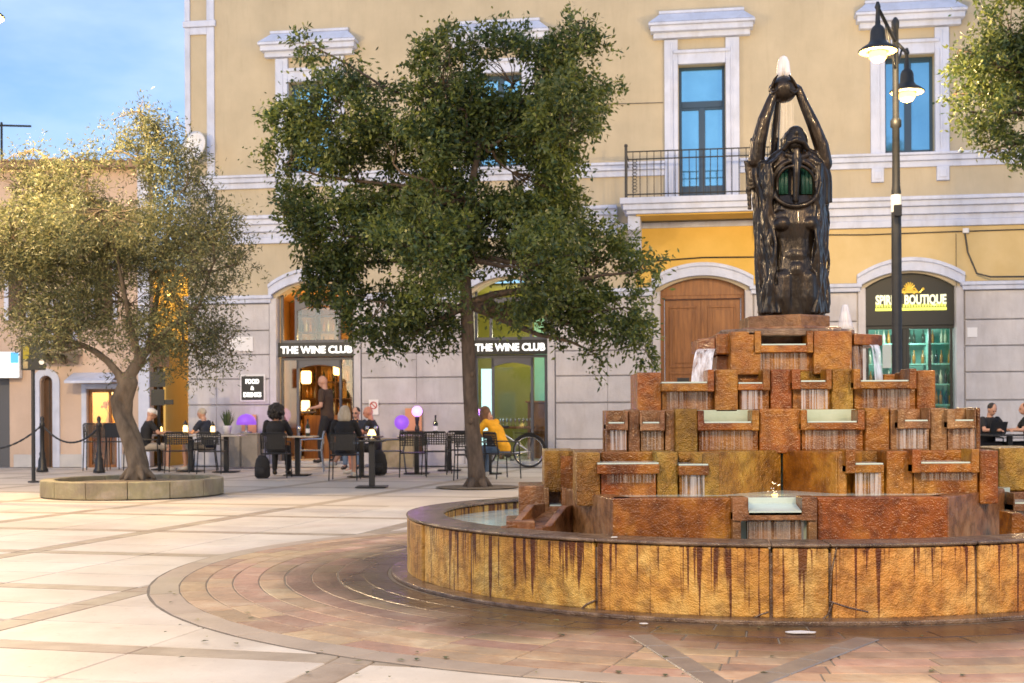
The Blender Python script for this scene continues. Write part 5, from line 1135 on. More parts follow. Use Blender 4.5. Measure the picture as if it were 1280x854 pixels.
# ------------------------------------------------------------------ café furniture
def make_chair(loc, rz, label, h=.82, seat=.45, m='black', weave=True, sub='chair'):
    o = thing('cafe_chair', label, 'chair', loc, rz, 'metal café chairs on the terrace'); mt = M[m]
    q = MB(); q.box(-.22,.22,-.21,.21,seat-.018,seat); q.tube([(-.23,-.21,seat-.01),(.23,-.21,seat-.01),(.23,.22,seat-.01),(-.23,.22,seat-.01),(-.23,-.21,seat-.01)], .012, 6); q.build('seat', mt, o)
    for sx in (-1,1):
        q = MB(); q.tube([(sx*.23,.21,seat+.20),(sx*.235,.22,seat),(sx*.245,.24,0)], .012, 6); q.build('leg', mt, o)
        q = MB(); q.tube([(sx*.23,-.21,seat),(sx*.245,-.26,0)], .012, 6); q.build('leg', mt, o)
        q = MB(); q.tube([(sx*.235,-.235,seat+.22),(sx*.24,0,seat+.215),(sx*.23,.21,seat+.20)], .013, 6); q.build('armrest', mt, o)
    q = MB(); q.tube([(-.23,-.21,seat),(-.235,-.26,h-.03),(-.21,-.265,h),(.21,-.265,h),(.235,-.26,h-.03),(.23,-.21,seat)], .013, 6); bk = q.build('back_frame', mt, o)
    q = MB()
    if weave:
        for u in np.linspace(-.19,.19,9): q.box(u-.009,u+.009,-.262,-.256,seat+.12,h)
        for z in np.linspace(seat+.14,h-.02,6): q.box(-.235,.235,-.256,-.250,z-.009,z+.009)
    else:
        for u in np.linspace(-.205,.205,15): q.box(u-.011,u+.011,-.262,-.25,seat+.08,h)
    q.build('backrest', mt, bk); return o
def table(loc, label, h=.75, w=.72, top='tabletop', rz=0, rnd=False, name='cafe_table'):
    o = thing(name, label, 'table', loc, rz, 'café tables on the terrace'); q = MB()
    if rnd: q.lathe([(w/2,h-.025),(w/2,h)],24)
    else: q.box(-w/2,w/2,-w/2,w/2,h-.025,h)
    q.build('tabletop', M[top], o, bevel=.004); q = MB(); q.box(-.045,.045,-.045,.045,.02,h-.03); q.build('column', M['black'], o, bevel=.005); q = MB(); q.box(-.24,.24,-.24,.24,0,.018); q.build('base', M['black'], o, bevel=.004); return o
def G0(x, y): g = gnd(x, y); return Vector((g.x, g.y, 0))
def kY(x,y): return gnd(x,y).y/F
chairs = [ # x, y(base), heading deg (0 = facing away from camera), label, opts
 (121,588,10,'bar-height grey chair left of the olive trunk by the lit shop window',dict(h=1.0,seat=.62,weave=False)),
 (152,588,-20,'bar-height grey chair half hidden behind the olive trunk',dict(h=1.0,seat=.62,weave=False)),
 (185,589,-80,'black chair under the man in the white cap',{}),
 (224,591,4,'black woven-back chair nearest the signpost by the alley, turned to the wall',{}),
 (266,592,-4,'black woven-back chair in front of the grey-haired diner',{}),
 (256,588,100,'black chair on which the grey-haired diner sits',{}),
 (345,597,0,'black chair under the woman with black curly hair',dict(weave=False)),
 (389,590,96,'pale grey metal chair seen from the side between the two seated women',dict(m='chrome')),
 (431,600,0,'black chair under the grey-blond woman seen from behind',dict(weave=False)),
 (491,592,96,'blue-grey chair beside the bald man',dict(m='greyframe')),
 (516,596,5,'black woven-back chair before the left table with lilac lamp',{}),
 (546,593,-8,'black woven-back chair at the middle of the terrace table row',{}),
 (573,590,8,'black woven-back chair just left of the holm oak trunk, near the wall',{}),
 (587,600,-5,'black woven-back chair half hidden by the holm oak trunk',{}),
 (628,598,-60,'black chair with armrests under the person in the yellow jacket',{}),
]
for (x,y,a,lb_,kw) in chairs: make_chair(G0(x,y), R(a), lb_, **kw)
tables = [(206,587,'pale square table with black column in front of the man in the white cap',.75,.72,'tabletop'),
 (238,589,'pale square table between the two woven chairs and the grey-haired diner',.75,.72,'tabletop'),
 (283,590,'square table with black column right of the grey-haired diner',.75,.72,'tabletop'),
 (372,594,'pale square table in front of the woman with black curly hair',.75,.72,'tabletop'),
 (452,596,'dark table between the grey-blond woman and the bald man',.75,.75,'wood_dark'),
 (465,609,'small black pedestal table nearest the camera',.74,.42,'black'),
 (521,592,'square table carrying the bright lilac globe lamp',.75,.72,'tabletop'),
 (562,588,'square table with black column left of the holm oak trunk',.75,.7,'tabletop'),
 (612,592,'small wooden table the person in the yellow jacket leans over',.74,.5,'wood')]
TB = {}
for (x,y,lb_,h,w_,tm_) in tables: TB[x] = table(G0(x,y), lb_, h, w_, tm_)
table(Vector((at(1262,545,24).x,24,0)), 'dark table in front of the man at the right edge', .72, 1.0, 'black')
make_chair(Vector((at(1236,545,24.4).x,24.5,0)), R(180), 'dark chair under the man at the right edge', weave=False)
def bottle_thing(loc, label, m='bot_dark', s=1):
    o = thing('bottle', label, 'bottle', loc, 0); q = MB(); q.lathe([(.038*s,0),(.04*s,.01),(.04*s,.19*s),(.015*s,.24*s),(.014*s,.31*s)], 10); q.build('glass_body', M[m], o, True); q = MB(); q.lathe([(.016*s,0),(.016*s,.04*s)],8,(0,0,.285*s)); q.build('cap', M['black'], o); q = MB(); q.lathe([(.041*s,.06*s),(.041*s,.14*s)],10); q.build('paper_label', M['white'], o)
def lantern(loc, label, s=1.0, glow='lamp_glow'):
    o = thing('table_lantern', label, 'lantern', loc, 0, 'small lit lanterns on the tables'); q = MB(); q.lathe([(.05*s,0),(.055*s,.02),(.03*s,.03)],12); q.build('base', M['black'], o); q = MB(); q.lathe([(.03*s,.03),(.04*s,.06),(.04*s,.14*s),(.03*s,.17*s)],12); q.build('glass', M['warmglobe'], o, True); q = MB(); q.lathe([(.045*s,.17*s),(.045*s,.19*s),(.015*s,.24*s),(.01*s,.26*s)],12); q.build('lid', M['black'], o, True)
def on(x, dx, dy, h=.75): l = TB[x].location; return Vector((l.x+dx, l.y+dy, h))
lantern(on(206,-.1,.05), 'lit lantern on the table of the man in the white cap'); lantern(on(238,-.1,0), 'lit lantern on the left side of the table between the woven chairs', 1.2); lantern(on(283,-.42+.12,.1), 'lit lantern on the table beside the grey-haired diner', 1.1)
bottle_thing(on(372,.2,0), 'dark bottle with white label on the table behind the curly-haired woman'); bottle_thing(on(452,-.1,.2), 'dark bottle on the dark table by the man in sunglasses','bot_amber'); bottle_thing(on(562,-.28,-.1), 'dark bottle with a spout standing alone on the middle table', 'bot_dark', 1.2)
def wglass(loc, label): o = tag(inst('wine_glass', glm, None, loc), label, 'glass', 'wine glasses on the dark table')
wglass(on(452,.12,-.1), 'wine glass on the dark table nearest the camera'); wglass(on(452,.26,.05), 'wine glass on the right end of the dark table'); wglass(on(372,.05,-.1), 'wine glass on the table in front of the curly-haired woman')
o = thing('table_lamp', 'small bright amber lamp on the dark table by the bald man', 'lamp', on(465,.0,-.0,.74)); q = MB(); q.lathe([(.05,0),(.055,.02),(.02,.03),(.015,.10)],12); q.build('base', M['chrome'], o); q = MB(); q.lathe([(.07,.08),(.035,.17)],12); q.build('shade', M['warmglobe'], o, True)
# lilac lamps and planter boxes by the wall
def FWALL(x, d): # point at distance d in front of the facade at pixel x
    xx = (x-640)/F; Y = (FA-d)/(1-FB*xx); return Vector((xx*Y, Y, 0))
def planter_box(x, d, w_, h, label, m='planterbox'):
    o = thing('planter_box', label, 'planter', FWALL(x,d), math.atan(FB)); q = MB(); q.box(-w_/2,w_/2,-.2,.2,.02,h); q.build('body', M[m], o, bevel=.01); q = MB(); q.box(-w_/2-.02,w_/2+.02,-.22,.22,h+.001,h+.03); q.build('rim', M[m], o, bevel=.006); return o
pb = planter_box(293,.9,.5,.72,'pale wooden box left of the lilac dome lamp'); planter_box(314,.9,.42,.74,'grey box under the lilac dome lamp'); planter_box(496,1.0,.8,.62,'grey box behind the lilac ball lamp','conc')
def purple(loc, r, label, stand, hot=False, dome=False):
    o = thing('lilac_lamp', label, 'lamp', loc, 0, 'glowing lilac lamps on the terrace'); q = MB()
    if dome: q.lathe([(r,0),(r*.98,r*.35),(r*.8,r*.75),(r*.5,r*1.0),(r*.02,r*1.12)],20,(0,0,stand)); q2 = MB(); q2.lathe([(r*.6,0),(r*.6,.03),(.03,.05),(.03,stand)],14); q2.build('stand', M['chrome'], o)
    else: q.sph((0,0,stand+r), r, 20, 14); q2 = MB(); q2.lathe([(.09,0),(.09,.02),(.035,.04),(.05,.12),(.03,.2),(.045,max(.22,stand-.02)),(.03,stand+.01)],12); q2.build('stand', M['black'], o)
    q.build('globe', M['purple_hot' if hot else 'purple'], o, True); pointlight('lilac_light', (0,-r*1.3,stand+r), 4 if hot else 1.5, (.55,.2,1), o, r*.8); pointlight('lilac_light', (0,r*1.5,stand+r), 5 if hot else 2, (.55,.2,1), o, r*.8); return o
p = FWALL(308,.9); p.z = .77; purple(p, .22, 'lilac glowing dome lamp on the grey box near the food sign', .18, dome=True)
p = on(521,.0,.15); p.z = .75; purple(p, .105, 'small bright lilac globe lamp on a tall black stand', .36, hot=True)
p = FWALL(502,1.05); p.z = .65; purple(p, .16, 'lilac ball lamp behind the chairs, below the bright globe', .18)
pl = thing('potted_plant', 'spiky green potted plant on the box beside the lilac dome lamp', 'plant', Vector((*FWALL(284,.9).xy,.75)))
q = MB(); q.lathe([(.07,0),(.10,.16),(.105,.18),(.08,.18)],14); q.build('pot', M['white'], pl, True); lq = MB()
for k in range(60):
    a = random.uniform(0,6.28); e = random.uniform(.03,.17); h = random.uniform(.22,.42); w_ = .012; c_ = Vector((e*.3*math.cos(a),e*.3*math.sin(a),.15)); t_ = c_+Vector((e*math.cos(a),e*math.sin(a),h)); s_ = Vector((-math.sin(a),math.cos(a),0))*w_; m_ = (c_+t_)/2+Vector((0,0,.03))
    lq.add([c_-s_,c_+s_,m_+s_*1.3,t_,m_-s_*1.3],[(0,1,2,3,4)])
stuff(lq.build('leaves', M['leaf_pot'], pl))
fl = thing('flower_vase', 'vase of red flowers in the lit shop window of the peach house', 'flowers', lh.location+Vector((lu(124),.75,.95))); q = MB(); q.lathe([(.06,0),(.09,.1),(.05,.22),(.06,.26)],12); q.build('vase', M['terracotta'], fl, True); q = MB()
for k in range(14): q.sph((random.uniform(-.18,.18),random.uniform(-.1,.1),.34+random.uniform(0,.22)), random.uniform(.035,.06), 7, 5)
q.build('petals', M['redflower'], fl, True); q = MB(); [q.tube([(0,0,.2),(random.uniform(-.15,.15),random.uniform(-.08,.08),.42)],.006,4) for k in range(10)]; q.build('stems', M['leaf_pot'], fl); q = MB(); q.box(-.5,.5,-.2,.2,-.95,-.002); q.build('stand', M['wood'], fl)
# backpacks
def bag(loc, label, s=1): 
    o = thing('backpack', label, 'bag', loc, random.uniform(-.4,.4)); q = MB(); q.loft([(0,0,.0,.10*s,.07*s),(0,0,.04,.145*s,.10*s),(0,0,.2*s,.15*s,.10*s),(0,0,.34*s,.12*s,.08*s),(0,0,.42*s,.06*s,.05*s)],16); q.build('body', M['c_black'], o, True); q = MB(); q.loft([(0,-.09*s,.05,.09*s,.04*s),(0,-.1*s,.12*s,.1*s,.05*s),(0,-.09*s,.2*s,.09*s,.04*s)],12); q.build('pocket', M['c_black'], o, True)
    for sx in (-1,1): q = MB(); q.tube([(sx*.06*s,-.03,.40*s),(sx*.09*s,.10*s,.3*s),(sx*.09*s,.11*s,.12*s)],.012*s,6); q.build('strap', M['c_navy'], o)
bag(G0(328,598), 'small black backpack standing by the curly-haired woman\'s chair'); bag(G0(473,594), 'larger dark backpack under the bald man\'s chair', 1.15)

# ================================================================== BICYCLE
bk = thing('bicycle', 'white city bicycle with black tyres parked by the right wine bar window', 'bicycle', FWALL(640,.55), math.atan(FB)); k0 = bk.location
def bu(x): xx=(x-640)/F; Yq=(FA-.55)/(1-FB*xx); return (Vector((xx*Yq,Yq,0))-k0).length*(1 if x>640 else -1)
ru = bu(661); fu = ru-1.06; wr = .335
for wx in (ru, fu):
    w_ = bpy.data.objects.new('wheel', None); C.objects.link(w_); w_.parent = bk; w_.location = (wx,0,wr+.015)
    q = MB(); q.tube([(wr*math.cos(t),0,wr*math.sin(t)) for t in np.linspace(0,2*math.pi,33)], .02, 8, False); q.build('tyre', M['rubber'], w_, True)
    q = MB(); q.tube([((wr-.025)*math.cos(t),0,(wr-.025)*math.sin(t)) for t in np.linspace(0,2*math.pi,33)], .011, 6, False); q.build('rim', M['chrome'], w_, True)
    q = MB(); [q.tube([(.02*math.cos(t),(.02 if k%2 else -.02),.02*math.sin(t)),((wr-.03)*math.cos(t+.3),0,(wr-.03)*math.sin(t+.3))],.0025,3) for k,t in enumerate(np.linspace(0,2*math.pi,25)[:-1])]; q.tube([(0,-.04,0),(0,.04,0)],.022,8); stuff(q.build('spokes', M['chrome'], w_))
q = MB(); bb_ = (ru-.46,0,.30); sv = (ru-.60+.1,0,.80)
for a,c,r_ in ((bb_,(ru-.56,0,.78),.018),(bb_,(ru,0,.35),.014),((ru-.54,0,.72),(ru,0,.35),.012),(bb_,(fu+.20,0,.74),.026),((ru-.5,0,.5),(fu+.17,0,.84),.018),((fu+.22,0,.68),(fu+.15,0,.96),.022),((fu+.2,0,.70),(fu,0,.35),.016)): q.tube([a,c],r_,8)
q.build('frame', M['bikewhite'], bk, True)
q = MB(); q.loft([(ru-.58,0,.86,.13,.07),(ru-.57,0,.89,.14,.08),(ru-.57,0,.91,.11,.06)],12); q.tube([(ru-.56,0,.78),(ru-.575,0,.87)],.013,6); q.build('saddle', M['black'], bk, True)
q = MB(); q.tube([(fu+.30,-.28,1.02),(fu+.15,-.22,1.04),(fu+.12,0,1.0),(fu+.15,.22,1.04),(fu+.30,.28,1.02)],.012,6); q.build('handlebar', M['chrome'], bk, True)
q = MB(); q.tube([(ru+(wr+.04)*math.cos(t),0,.35+(wr+.04)*math.sin(t)) for t in np.linspace(-.1,2.6,16)],.02,6); q.build('mudguard', M['black'], bk, True)
q = MB(); q.box(ru-.30,ru+.22,-.06,.06,.74,.755); q.tube([(ru+.1,-.05,.74),(ru,-.06,.36)],.006,4); q.tube([(ru+.1,.05,.74),(ru,.06,.36)],.006,4); q.build('luggage_rack', M['black'], bk)
q = MB(); q.lathe([(.09,-.004),(.09,.004)],18); m_ = q.build('chainring', M['black'], bk); m_.location = bb_; m_.rotation_euler = (R(90),0,0); q = MB(); q.tube([(bb_[0],-.06,.30),(bb_[0]+.1,-.07,.16)],.01,6); q.box(bb_[0]+.06,bb_[0]+.15,-.13,-.07,.15,.17); q.build('pedal', M['black'], bk)

# ================================================================== PEOPLE
def seg(q, a, b, ra, rb, n=10):
    a, b = Vector(a), Vector(b); q.tube([a,(a+b)/2,b],[ra,(ra+rb)/2*1.04,rb], n); q.sph(a, ra*.99, n, 7); q.sph(b, rb*.99, n, 7)
def hand(q, w, d, side):
    """palm and five bent fingers at wrist w pointing along d"""
    w = Vector(w); d = Vector(d).normalized(); s = d.cross(Vector((0,0,1))); s = s.normalized() if s.length > .1 else Vector((1,0,0)); up = s.cross(d)
    c = w+d*.05; q.tube([w, w+d*.04, w+d*.085],[.024,.034,.032],8)
    for k,(o_,L) in enumerate(((-.028,.062),(-.010,.078),(.010,.074),(.028,.056))):
        b = w+d*.08+s*o_*1.0; m_ = b+d*L*.5-up*.008; q.tube([b,m_,b+d*L*.85-up*.035],[.0095,.009,.0075],6)
    b = w+d*.03+s*side*.03; q.tube([b,b+d*.03+s*side*.03-up*.01,b+d*.06+s*side*.032-up*.02],[.012,.0105,.008],6)
def person(label, loc, rz, J, skin='skin', top='c_black', bottom='c_black', shoes='shoe_d', hair='hair_black', hstyle='short', sleeve='short', shorts=False, cap=False, glasses=False, scale=1, top_name='shirt', curly=False, long_sleeve=False, beard=False, apron=None):
    o = thing('person', label, 'person', loc, rz); o.scale = (scale,)*3
    V = {k: Vector(v) for k,v in J.items()}
    nk, hd, ch, pv = V['neck'], V['head'], V['chest'], V['pelvis']
    q = MB()
    face = V.get('face', Vector((0,1,0))).normalized(); side = face.cross(Vector((0,0,1))).normalized(); up = side.cross(face).normalized()
    yaw = math.atan2(face.y, face.x)-math.pi/2; pitch = math.asin(max(-1,min(1,face.z))); rot = (pitch,0,yaw)
    q.sph(hd+up*.015, (.076,.095,.108), 16, 12, rot); q.sph(hd+face*.035-up*.045, (.055,.058,.062), 12, 8, rot)
    q.tube([hd+face*.085+up*.01, hd+face*.112-up*.022, hd+face*.09-up*.03],[.009,.015,.012],7)
    q.tube([hd+face*.088-side*.022-up*.056, hd+face*.097-up*.056, hd+face*.088+side*.022-up*.056],[.006,.009,.006],6)
    q.tube([hd+face*.083-side*.04+up*.02, hd+face*.097+up*.022, hd+face*.083+side*.04+up*.02],[.009,.011,.009],6)
    for s in (-1,1): q.sph(hd+side*s*.078-up*.005, (.012,.022,.032), 8, 6, rot)
    q.tube([hd-up*.05-face*.015, nk+Vector((0,0,.0))],[.052,.058],12)
    q.loft([(pv.x,pv.y,pv.z-.08,.13,.10),(pv.x,pv.y,pv.z,.16,.11),(pv.x+(ch.x-pv.x)*.45,pv.y+(ch.y-pv.y)*.45,pv.z+(ch.z-pv.z)*.45,.13,.095),(ch.x,ch.y,ch.z,.16,.11),(nk.x,nk.y,nk.z-.06,.14,.085),(nk.x,nk.y,nk.z-.005,.06,.055)],16)
    for s,L in ((-1,'l'),(1,'r')):
        sh, el, wr_ = V['sh'+L], V['el'+L], V['wr'+L]; seg(q, sh, el, .050, .038); seg(q, el, wr_, .038, .026); hand(q, wr_, V.get('hd'+L, wr_-el), -s)
        hp, kn, an_ = V['hp'+L], V['kn'+L], V['an'+L]; seg(q, hp, kn, .080, .055); seg(q, kn, kn+(an_-kn)*.35, .052,.056); seg(q, kn+(an_-kn)*.35, an_, .056, .034)
        to = V['to'+L]; q.tube([an_+Vector((0,0,-.02)), an_*.4+to*.6+Vector((0,0,-.01)), to],[.036,.038,.026],8)
    q.build('body', M[skin], o, remesh=.0095)
    for s in (-1,1): e = MB(); e.sph(hd+face*.084+side*s*.030+up*.004, .012, 8, 6); e.build('eye', M['black'], o, True)
    q = MB()
    q.loft([(pv.x,pv.y,pv.z-.07,.165,.13),(pv.x,pv.y,pv.z+.03,.175,.13),(pv.x+(ch.x-pv.x)*.5,pv.y+(ch.y-pv.y)*.5,pv.z+(ch.z-pv.z)*.5,.16,.12),(ch.x,ch.y,ch.z,.185,.13),(nk.x,nk.y,nk.z-.05,.155,.10),(nk.x,nk.y,nk.z-.012,.075,.066)],18)
    for L in 'lr':
        sh, el, wr_ = V['sh'+L], V['el'+L], V['wr'+L]
        if long_sleeve: seg(q, sh, el, .068, .054); seg(q, el, el+(wr_-el)*.92, .052, .040)
        else: seg(q, sh, sh+(el-sh)*.62, .066, .060)
    q.build(top_name, M[top], o, remesh=.013)
    q = MB(); q.loft([(pv.x,pv.y,pv.z-.11,.15,.115),(pv.x,pv.y,pv.z-.02,.172,.125),(pv.x,pv.y,pv.z+.05,.165,.12)],16)
    for L in 'lr':
        hp, kn, an_ = V['hp'+L], V['kn'+L], V['an'+L]
        if shorts: seg(q, hp, hp+(kn-hp)*.8, .098, .082)
        else: seg(q, hp, kn, .096, .072); seg(q, kn, kn+(an_-kn)*.92, .070, .052)
    q.build('shorts' if shorts else 'trousers', M[bottom], o, remesh=.014)
    for L in 'lr':
        an_, to = V['an'+L], V['to'+L]; q = MB(); dd_ = (to-an_); q.tube([an_-dd_*.25+Vector((0,0,-.035)), an_+dd_*.3+Vector((0,0,-.03)), to+Vector((0,0,-.0))],[.040,.046,.034],10); q.build('shoe', M[shoes], o, True)
    q = MB()
    if hstyle == 'short': q.sph(hd-face*.016+up*.036, (.082,.096,.090), 16, 12, rot)
    elif hstyle == 'curly':
        q.sph(hd-face*.02+up*.03, (.145,.14,.14), 16, 12, rot)
        rn = random.Random(5)
        for k in range(90):
            v_ = Vector((rn.gauss(0,1),rn.gauss(0,1),rn.gauss(0,1))).normalized(); 
            if v_.dot(face) > .45 : continue
            q.sph(hd-face*.02+up*.02+v_*.148, .034, 7, 5)
    elif hstyle == 'long':
        q.sph(hd-face*.016+up*.032, (.088,.10,.095), 16, 12, rot)
        for a_ in np.linspace(-1.25,1.25,13):
            v_ = (-face*math.cos(a_)+side*math.sin(a_)); q.tube([hd+v_*.075+up*.04, hd+v_*.10-up*.04, hd+v_*.105-up*.13, hd+v_*.075-up*.21],[.03,.032,.03,.012],8)
    elif hstyle == 'fall':
        q.sph(hd-face*.012+up*.03, (.094,.105,.1), 16, 12, rot)
        for a_ in np.linspace(-2.3,2.3,19):
            v_ = (-face*math.cos(a_)+side*math.sin(a_)); b_ = hd+v_*.08; q.tube([b_+up*.04, b_+v_*.02+Vector((0,0,-.06)), b_+v_*.02+Vector((0,0,-.16)), b_+Vector((0,0,-.23))],[.03,.03,.028,.012],8)
    if q.v: q.build('hair', M[hair], o, remesh=.010)
    if beard: e = MB(); e.sph(hd+face*.055-up*.07, (.05,.045,.045), 10, 8, rot); e.build('beard', M['hair_grey'], o, True)
    if cap:
        e = MB(); e.sph(hd-face*.008+up*.055, (.088,.102,.075), 16, 10, rot); e.tube([hd+face*.06+up*.065, hd+face*.13+up*.055, hd+face*.17+up*.05],[.05,.045,.02],10); e.build('cap', M['c_white'], o, True)
    if glasses:
        e = MB(); 
        for s in (-1,1): e.sph(hd+face*.094+side*s*.032+up*.004, (.026,.010,.020), 10, 6, rot); e.tube([hd+face*.09+side*s*.055+up*.006, hd+side*s*.08+up*.008],.004,5)
        e.build('sunglasses', M['black'], o, True)
    if apron: e = MB(); e.loft([(pv.x,pv.y,pv.z-.45,.20,.16),(pv.x,pv.y,pv.z-.1,.185,.14),(pv.x,pv.y,pv.z+.05,.18,.135)],16); e.build('apron', M[apron], o, True)
    return o
def sit(lean=0, armf=.0, knees=.42, cross=False, head=(0,1,0), hx=0, table=True, tilt=0):
    J = dict(pelvis=(0,-.05,.54), chest=(0,-.03+lean*.6,.90), neck=(0,-.02+lean,1.06), head=(hx,.02+lean*1.25,1.20-abs(lean)*.12), face=head,
      shl=(-.17,-.02+lean*.95,1.00), shr=(.17,-.02+lean*.95,1.00), hpl=(-.09,-.02,.50), hpr=(.09,-.02,.50))
    if table: J.update(ell=(-.25,.12+lean,.80), elr=(.25,.12+lean,.80), wrl=(-.15,.34+lean,.80), wrr=(.15,.34+lean,.80))
    else: J.update(ell=(-.25,-.02+lean,.74), elr=(.25,-.02+lean,.74), wrl=(-.17,.20+lean,.66), wrr=(.17,.20+lean,.66))
    if cross: J.update(knl=(-.05,knees,.60), anl=(-.28,knees+.14,.28), tol=(-.40,knees+.20,.26), knr=(.10,knees,.50), anr=(.10,knees-.04,.09), tor=(.12,knees+.12,.035))
    else: J.update(knl=(-.12,knees,.51), anl=(-.13,knees-.02,.09), tol=(-.15,knees+.14,.035), knr=(.12,knees,.51), anr=(.13,knees-.02,.09), tor=(.15,knees+.14,.035))
    return J
def PL(x, y): return G0(x, y)
person('man in a white cap and black T-shirt seated just left of the dark signpost', PL(184,589), R(-62), sit(.06,head=(.1,.9,-.35)), top='c_black', bottom='c_khaki', shoes='shoe', hair='hair_grey', hstyle='none', cap=True, beard=False, shorts=True)
person('grey-haired diner in dark clothes seated at the left tables facing left', PL(257,588), R(75), sit(.05,head=(.1,.95,-.2)), top='c_navy', bottom='c_khaki', shorts=True, shoes='shoe', hair='hair_grey', hstyle='short')
person('woman with big black curly hair seen from behind, seated near the wine bar door', PL(345,595), R(-4), sit(.02,head=(.0,1,-.1)), top='c_black', bottom='c_black', hair='hair_black', hstyle='curly', long_sleeve=True)
person('woman with long grey-blond hair in a black top seen from behind, legs crossed', PL(431,598), R(-2), sit(.03,cross=True,head=(.25,.95,-.05)), top='c_black', bottom='c_black', shorts=True, shoes='shoe', hair='hair_grey', hstyle='long', long_sleeve=True)
person('dark-haired man in sunglasses facing the camera behind the dark table', PL(446,586), R(170), sit(.0,head=(.2,.97,-.1)), top='c_navy', bottom='c_denim', hair='hair_black', hstyle='short', glasses=True)
person('bald man in a black T-shirt with flushed face seated right of the dark table', PL(466,592), R(85), sit(.05,head=(-.1,.95,-.15),cross=False), skin='skinred', top='c_black', bottom='c_black', shorts=True, shoes='shoe', hstyle='none')
stand = dict(pelvis=(0,0,.96), chest=(0,.02,1.32), neck=(0,.05,1.49), head=(0,.09,1.63), face=(0,.95,-.3), shl=(-.19,.03,1.43), shr=(.19,.03,1.43), ell=(-.24,.02,1.14), elr=(.24,.04,1.13), wrl=(-.18,.25,1.10), wrr=(.16,.26,1.12),
      hpl=(-.09,0,.90), hpr=(.09,0,.90), knl=(-.10,.10,.50), knr=(.10,-.02,.50), anl=(-.10,.10,.09), anr=(.10,-.14,.12), tol=(-.11,.25,.035), tor=(.11,.0,.035))
wt = FWALL(409,.62); person('standing waiter in brown shirt and black trousers in the wine bar doorway', Vector((wt.x,wt.y,.10)), R(72), stand, top='c_brown', bottom='c_black', hair='hair_brown', hstyle='none', scale=1.1)
bx = thing('tray', 'brown tray held by the standing waiter', 'tray', (wt.x-.42,wt.y-.02,1.20), 0); q = MB(); q.box(-.16,.16,-.2,.2,0,.02); q.build('tray_base', M['wood_dark'], bx, bevel=.005); q = MB(); q.box(-.16,.16,-.2,-.19,.021,.05); q.box(-.16,.16,.19,.2,.021,.05); q.build('tray_rim', M['wood_dark'], bx)
person('person in a mustard yellow jacket bent over a small table beside the holm oak', PL(626,597), R(58), sit(.24,head=(.0,.62,-.78),armf=.1), top='c_yellow', bottom='c_denim', shoes='shoe', hair='hair_brown', hstyle='fall', long_sleeve=True, top_name='jacket')
pm = at(1237,545,24.4); person('dark-haired man in a black T-shirt seated behind the fountain at the right edge', Vector((pm.x,24.45,0)), R(200), sit(.06,head=(.0,.85,-.45)), top='c_black', bottom='c_black', hair='hair_black', hstyle='short')
pm = at(1282,545,24.2); person('person in dark clothes cut by the right edge of the picture, facing left', Vector((pm.x+.1,24.3,0)), R(80), sit(.04), top='c_black', bottom='c_black', hair='hair_brown', hstyle='short')
o = thing('laptop', 'dark laptop open on the table at the right edge', 'laptop', (at(1246,548,24).x,24.15,.72), R(190)); q = MB(); q.box(-.17,.17,-.12,.12,.001,.018); q.build('keyboard_base', M['iron'], o, bevel=.003); q = MB(); q.add([(-.17,.12,.02),(.17,.12,.02),(.17,.20,.24),(-.17,.20,.24),(-.17,.13,.02),(.17,.13,.02),(.17,.21,.24),(-.17,.21,.24)],[(0,1,2,3),(5,4,7,6),(3,2,6,7),(0,3,7,4),(1,5,6,2)]); q.build('screen', M['iron'], o)
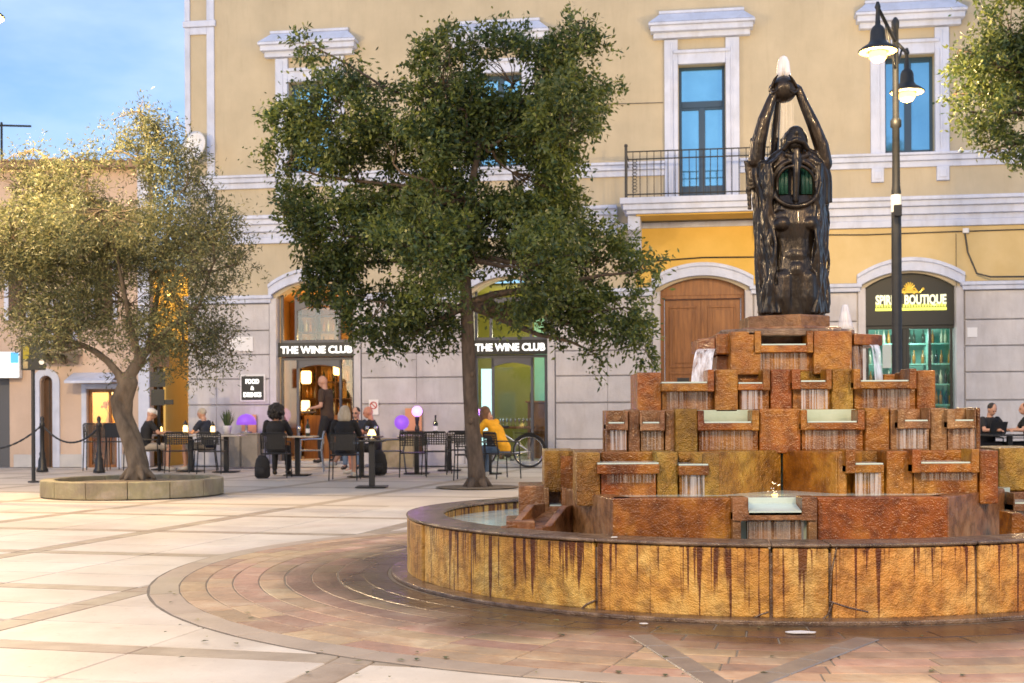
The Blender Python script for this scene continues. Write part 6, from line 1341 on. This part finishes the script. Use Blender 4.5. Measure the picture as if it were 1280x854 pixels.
# small litter
for (x,y,w_,lb_) in ((1000,794,.11,'white paper scrap lying on the wet paving in front of the basin'),(805,783,.035,'small white scrap on the wet bricks left of the crossing strips'),(768,673,.03,'small white scrap lying on the rim of the basin')):
    g = gnd(x,y); q = MB(); n = 9; rn = random.Random(x); z_ = .013 if y > 700 else .425
    if y < 700: g = gnd(x,y,.42)
    P = [(w_*.8*math.cos(t)*rn.uniform(.6,1), w_*.45*math.sin(t)*rn.uniform(.6,1)) for t in np.linspace(0,2*math.pi,n+1)[:-1]]; q.prism(P, 0, .004); ob = q.build('paper_scrap', M['white'], loc=(g.x,g.y,z_)); tag(ob, lb_, 'litter')
lf_ = MB(); lf_.add([(0,-.02,0),(.012,0,.004),(0,.022,.001),(-.012,0,.004)],[(0,1,2,3)]); lq = MB(); rn = random.Random(9)
for k in range(70):
    x = rn.uniform(200,1270); y = rn.uniform(735,850); g = gnd(x,y); a = rn.uniform(0,6.28); s_ = rn.uniform(.5,1.3)
    if math.hypot(g.x-FX,g.y-FY) < 2.65: continue
    lq.add([(g.x+s_*(v[0]*math.cos(a)-v[1]*math.sin(a)), g.y+s_*(v[0]*math.sin(a)+v[1]*math.cos(a)), .0115+v[2]) for v in lf_.v], lf_.f)
o = lq.build('fallen_leaves', M['leaf_olive']); tag(o, 'tiny dry leaves and crumbs scattered over the paving round the fountain', 'leaves', kind='stuff')

# ================================================================== HOUSES ON THE OPPOSITE SIDE OF THE SQUARE (behind the camera, mirrored in the windows)
for (x0, x1, y, h, m_, lb_) in ((-26,-9,-24,8.5,'peach','low peach house across the square, behind the camera on the left'),(-8.8,6,-25,10.5,'tan','taller tan house across the square, directly behind the camera'),(6.2,24,-23,7.5,'rust','low grey house across the square, behind the camera on the right')):
    o = thing('house', lb_, 'house', ((x0+x1)/2,y,0), 0, 'houses across the square'); w2 = (x1-x0)/2
    q = MB(); q.box(-w2,w2,-8,0,0,h); q.build('wall', M[m_], o); q = MB(); q.add([(-w2-.3,.4,h+.01),(w2+.3,.4,h+.01),(w2+.3,-8,h+.01),(-w2-.3,-8,h+.01),(-w2,-4,h+2),(w2,-4,h+2)],[(0,1,5,4),(2,3,4,5),(0,4,3),(1,2,5),(3,2,1,0)]); q.build('roof', M['tile'], o)
    for zz in np.arange(1.0, h-1.6, 3.1):
        for u in np.arange(-w2+1.6, w2-1, 2.7):
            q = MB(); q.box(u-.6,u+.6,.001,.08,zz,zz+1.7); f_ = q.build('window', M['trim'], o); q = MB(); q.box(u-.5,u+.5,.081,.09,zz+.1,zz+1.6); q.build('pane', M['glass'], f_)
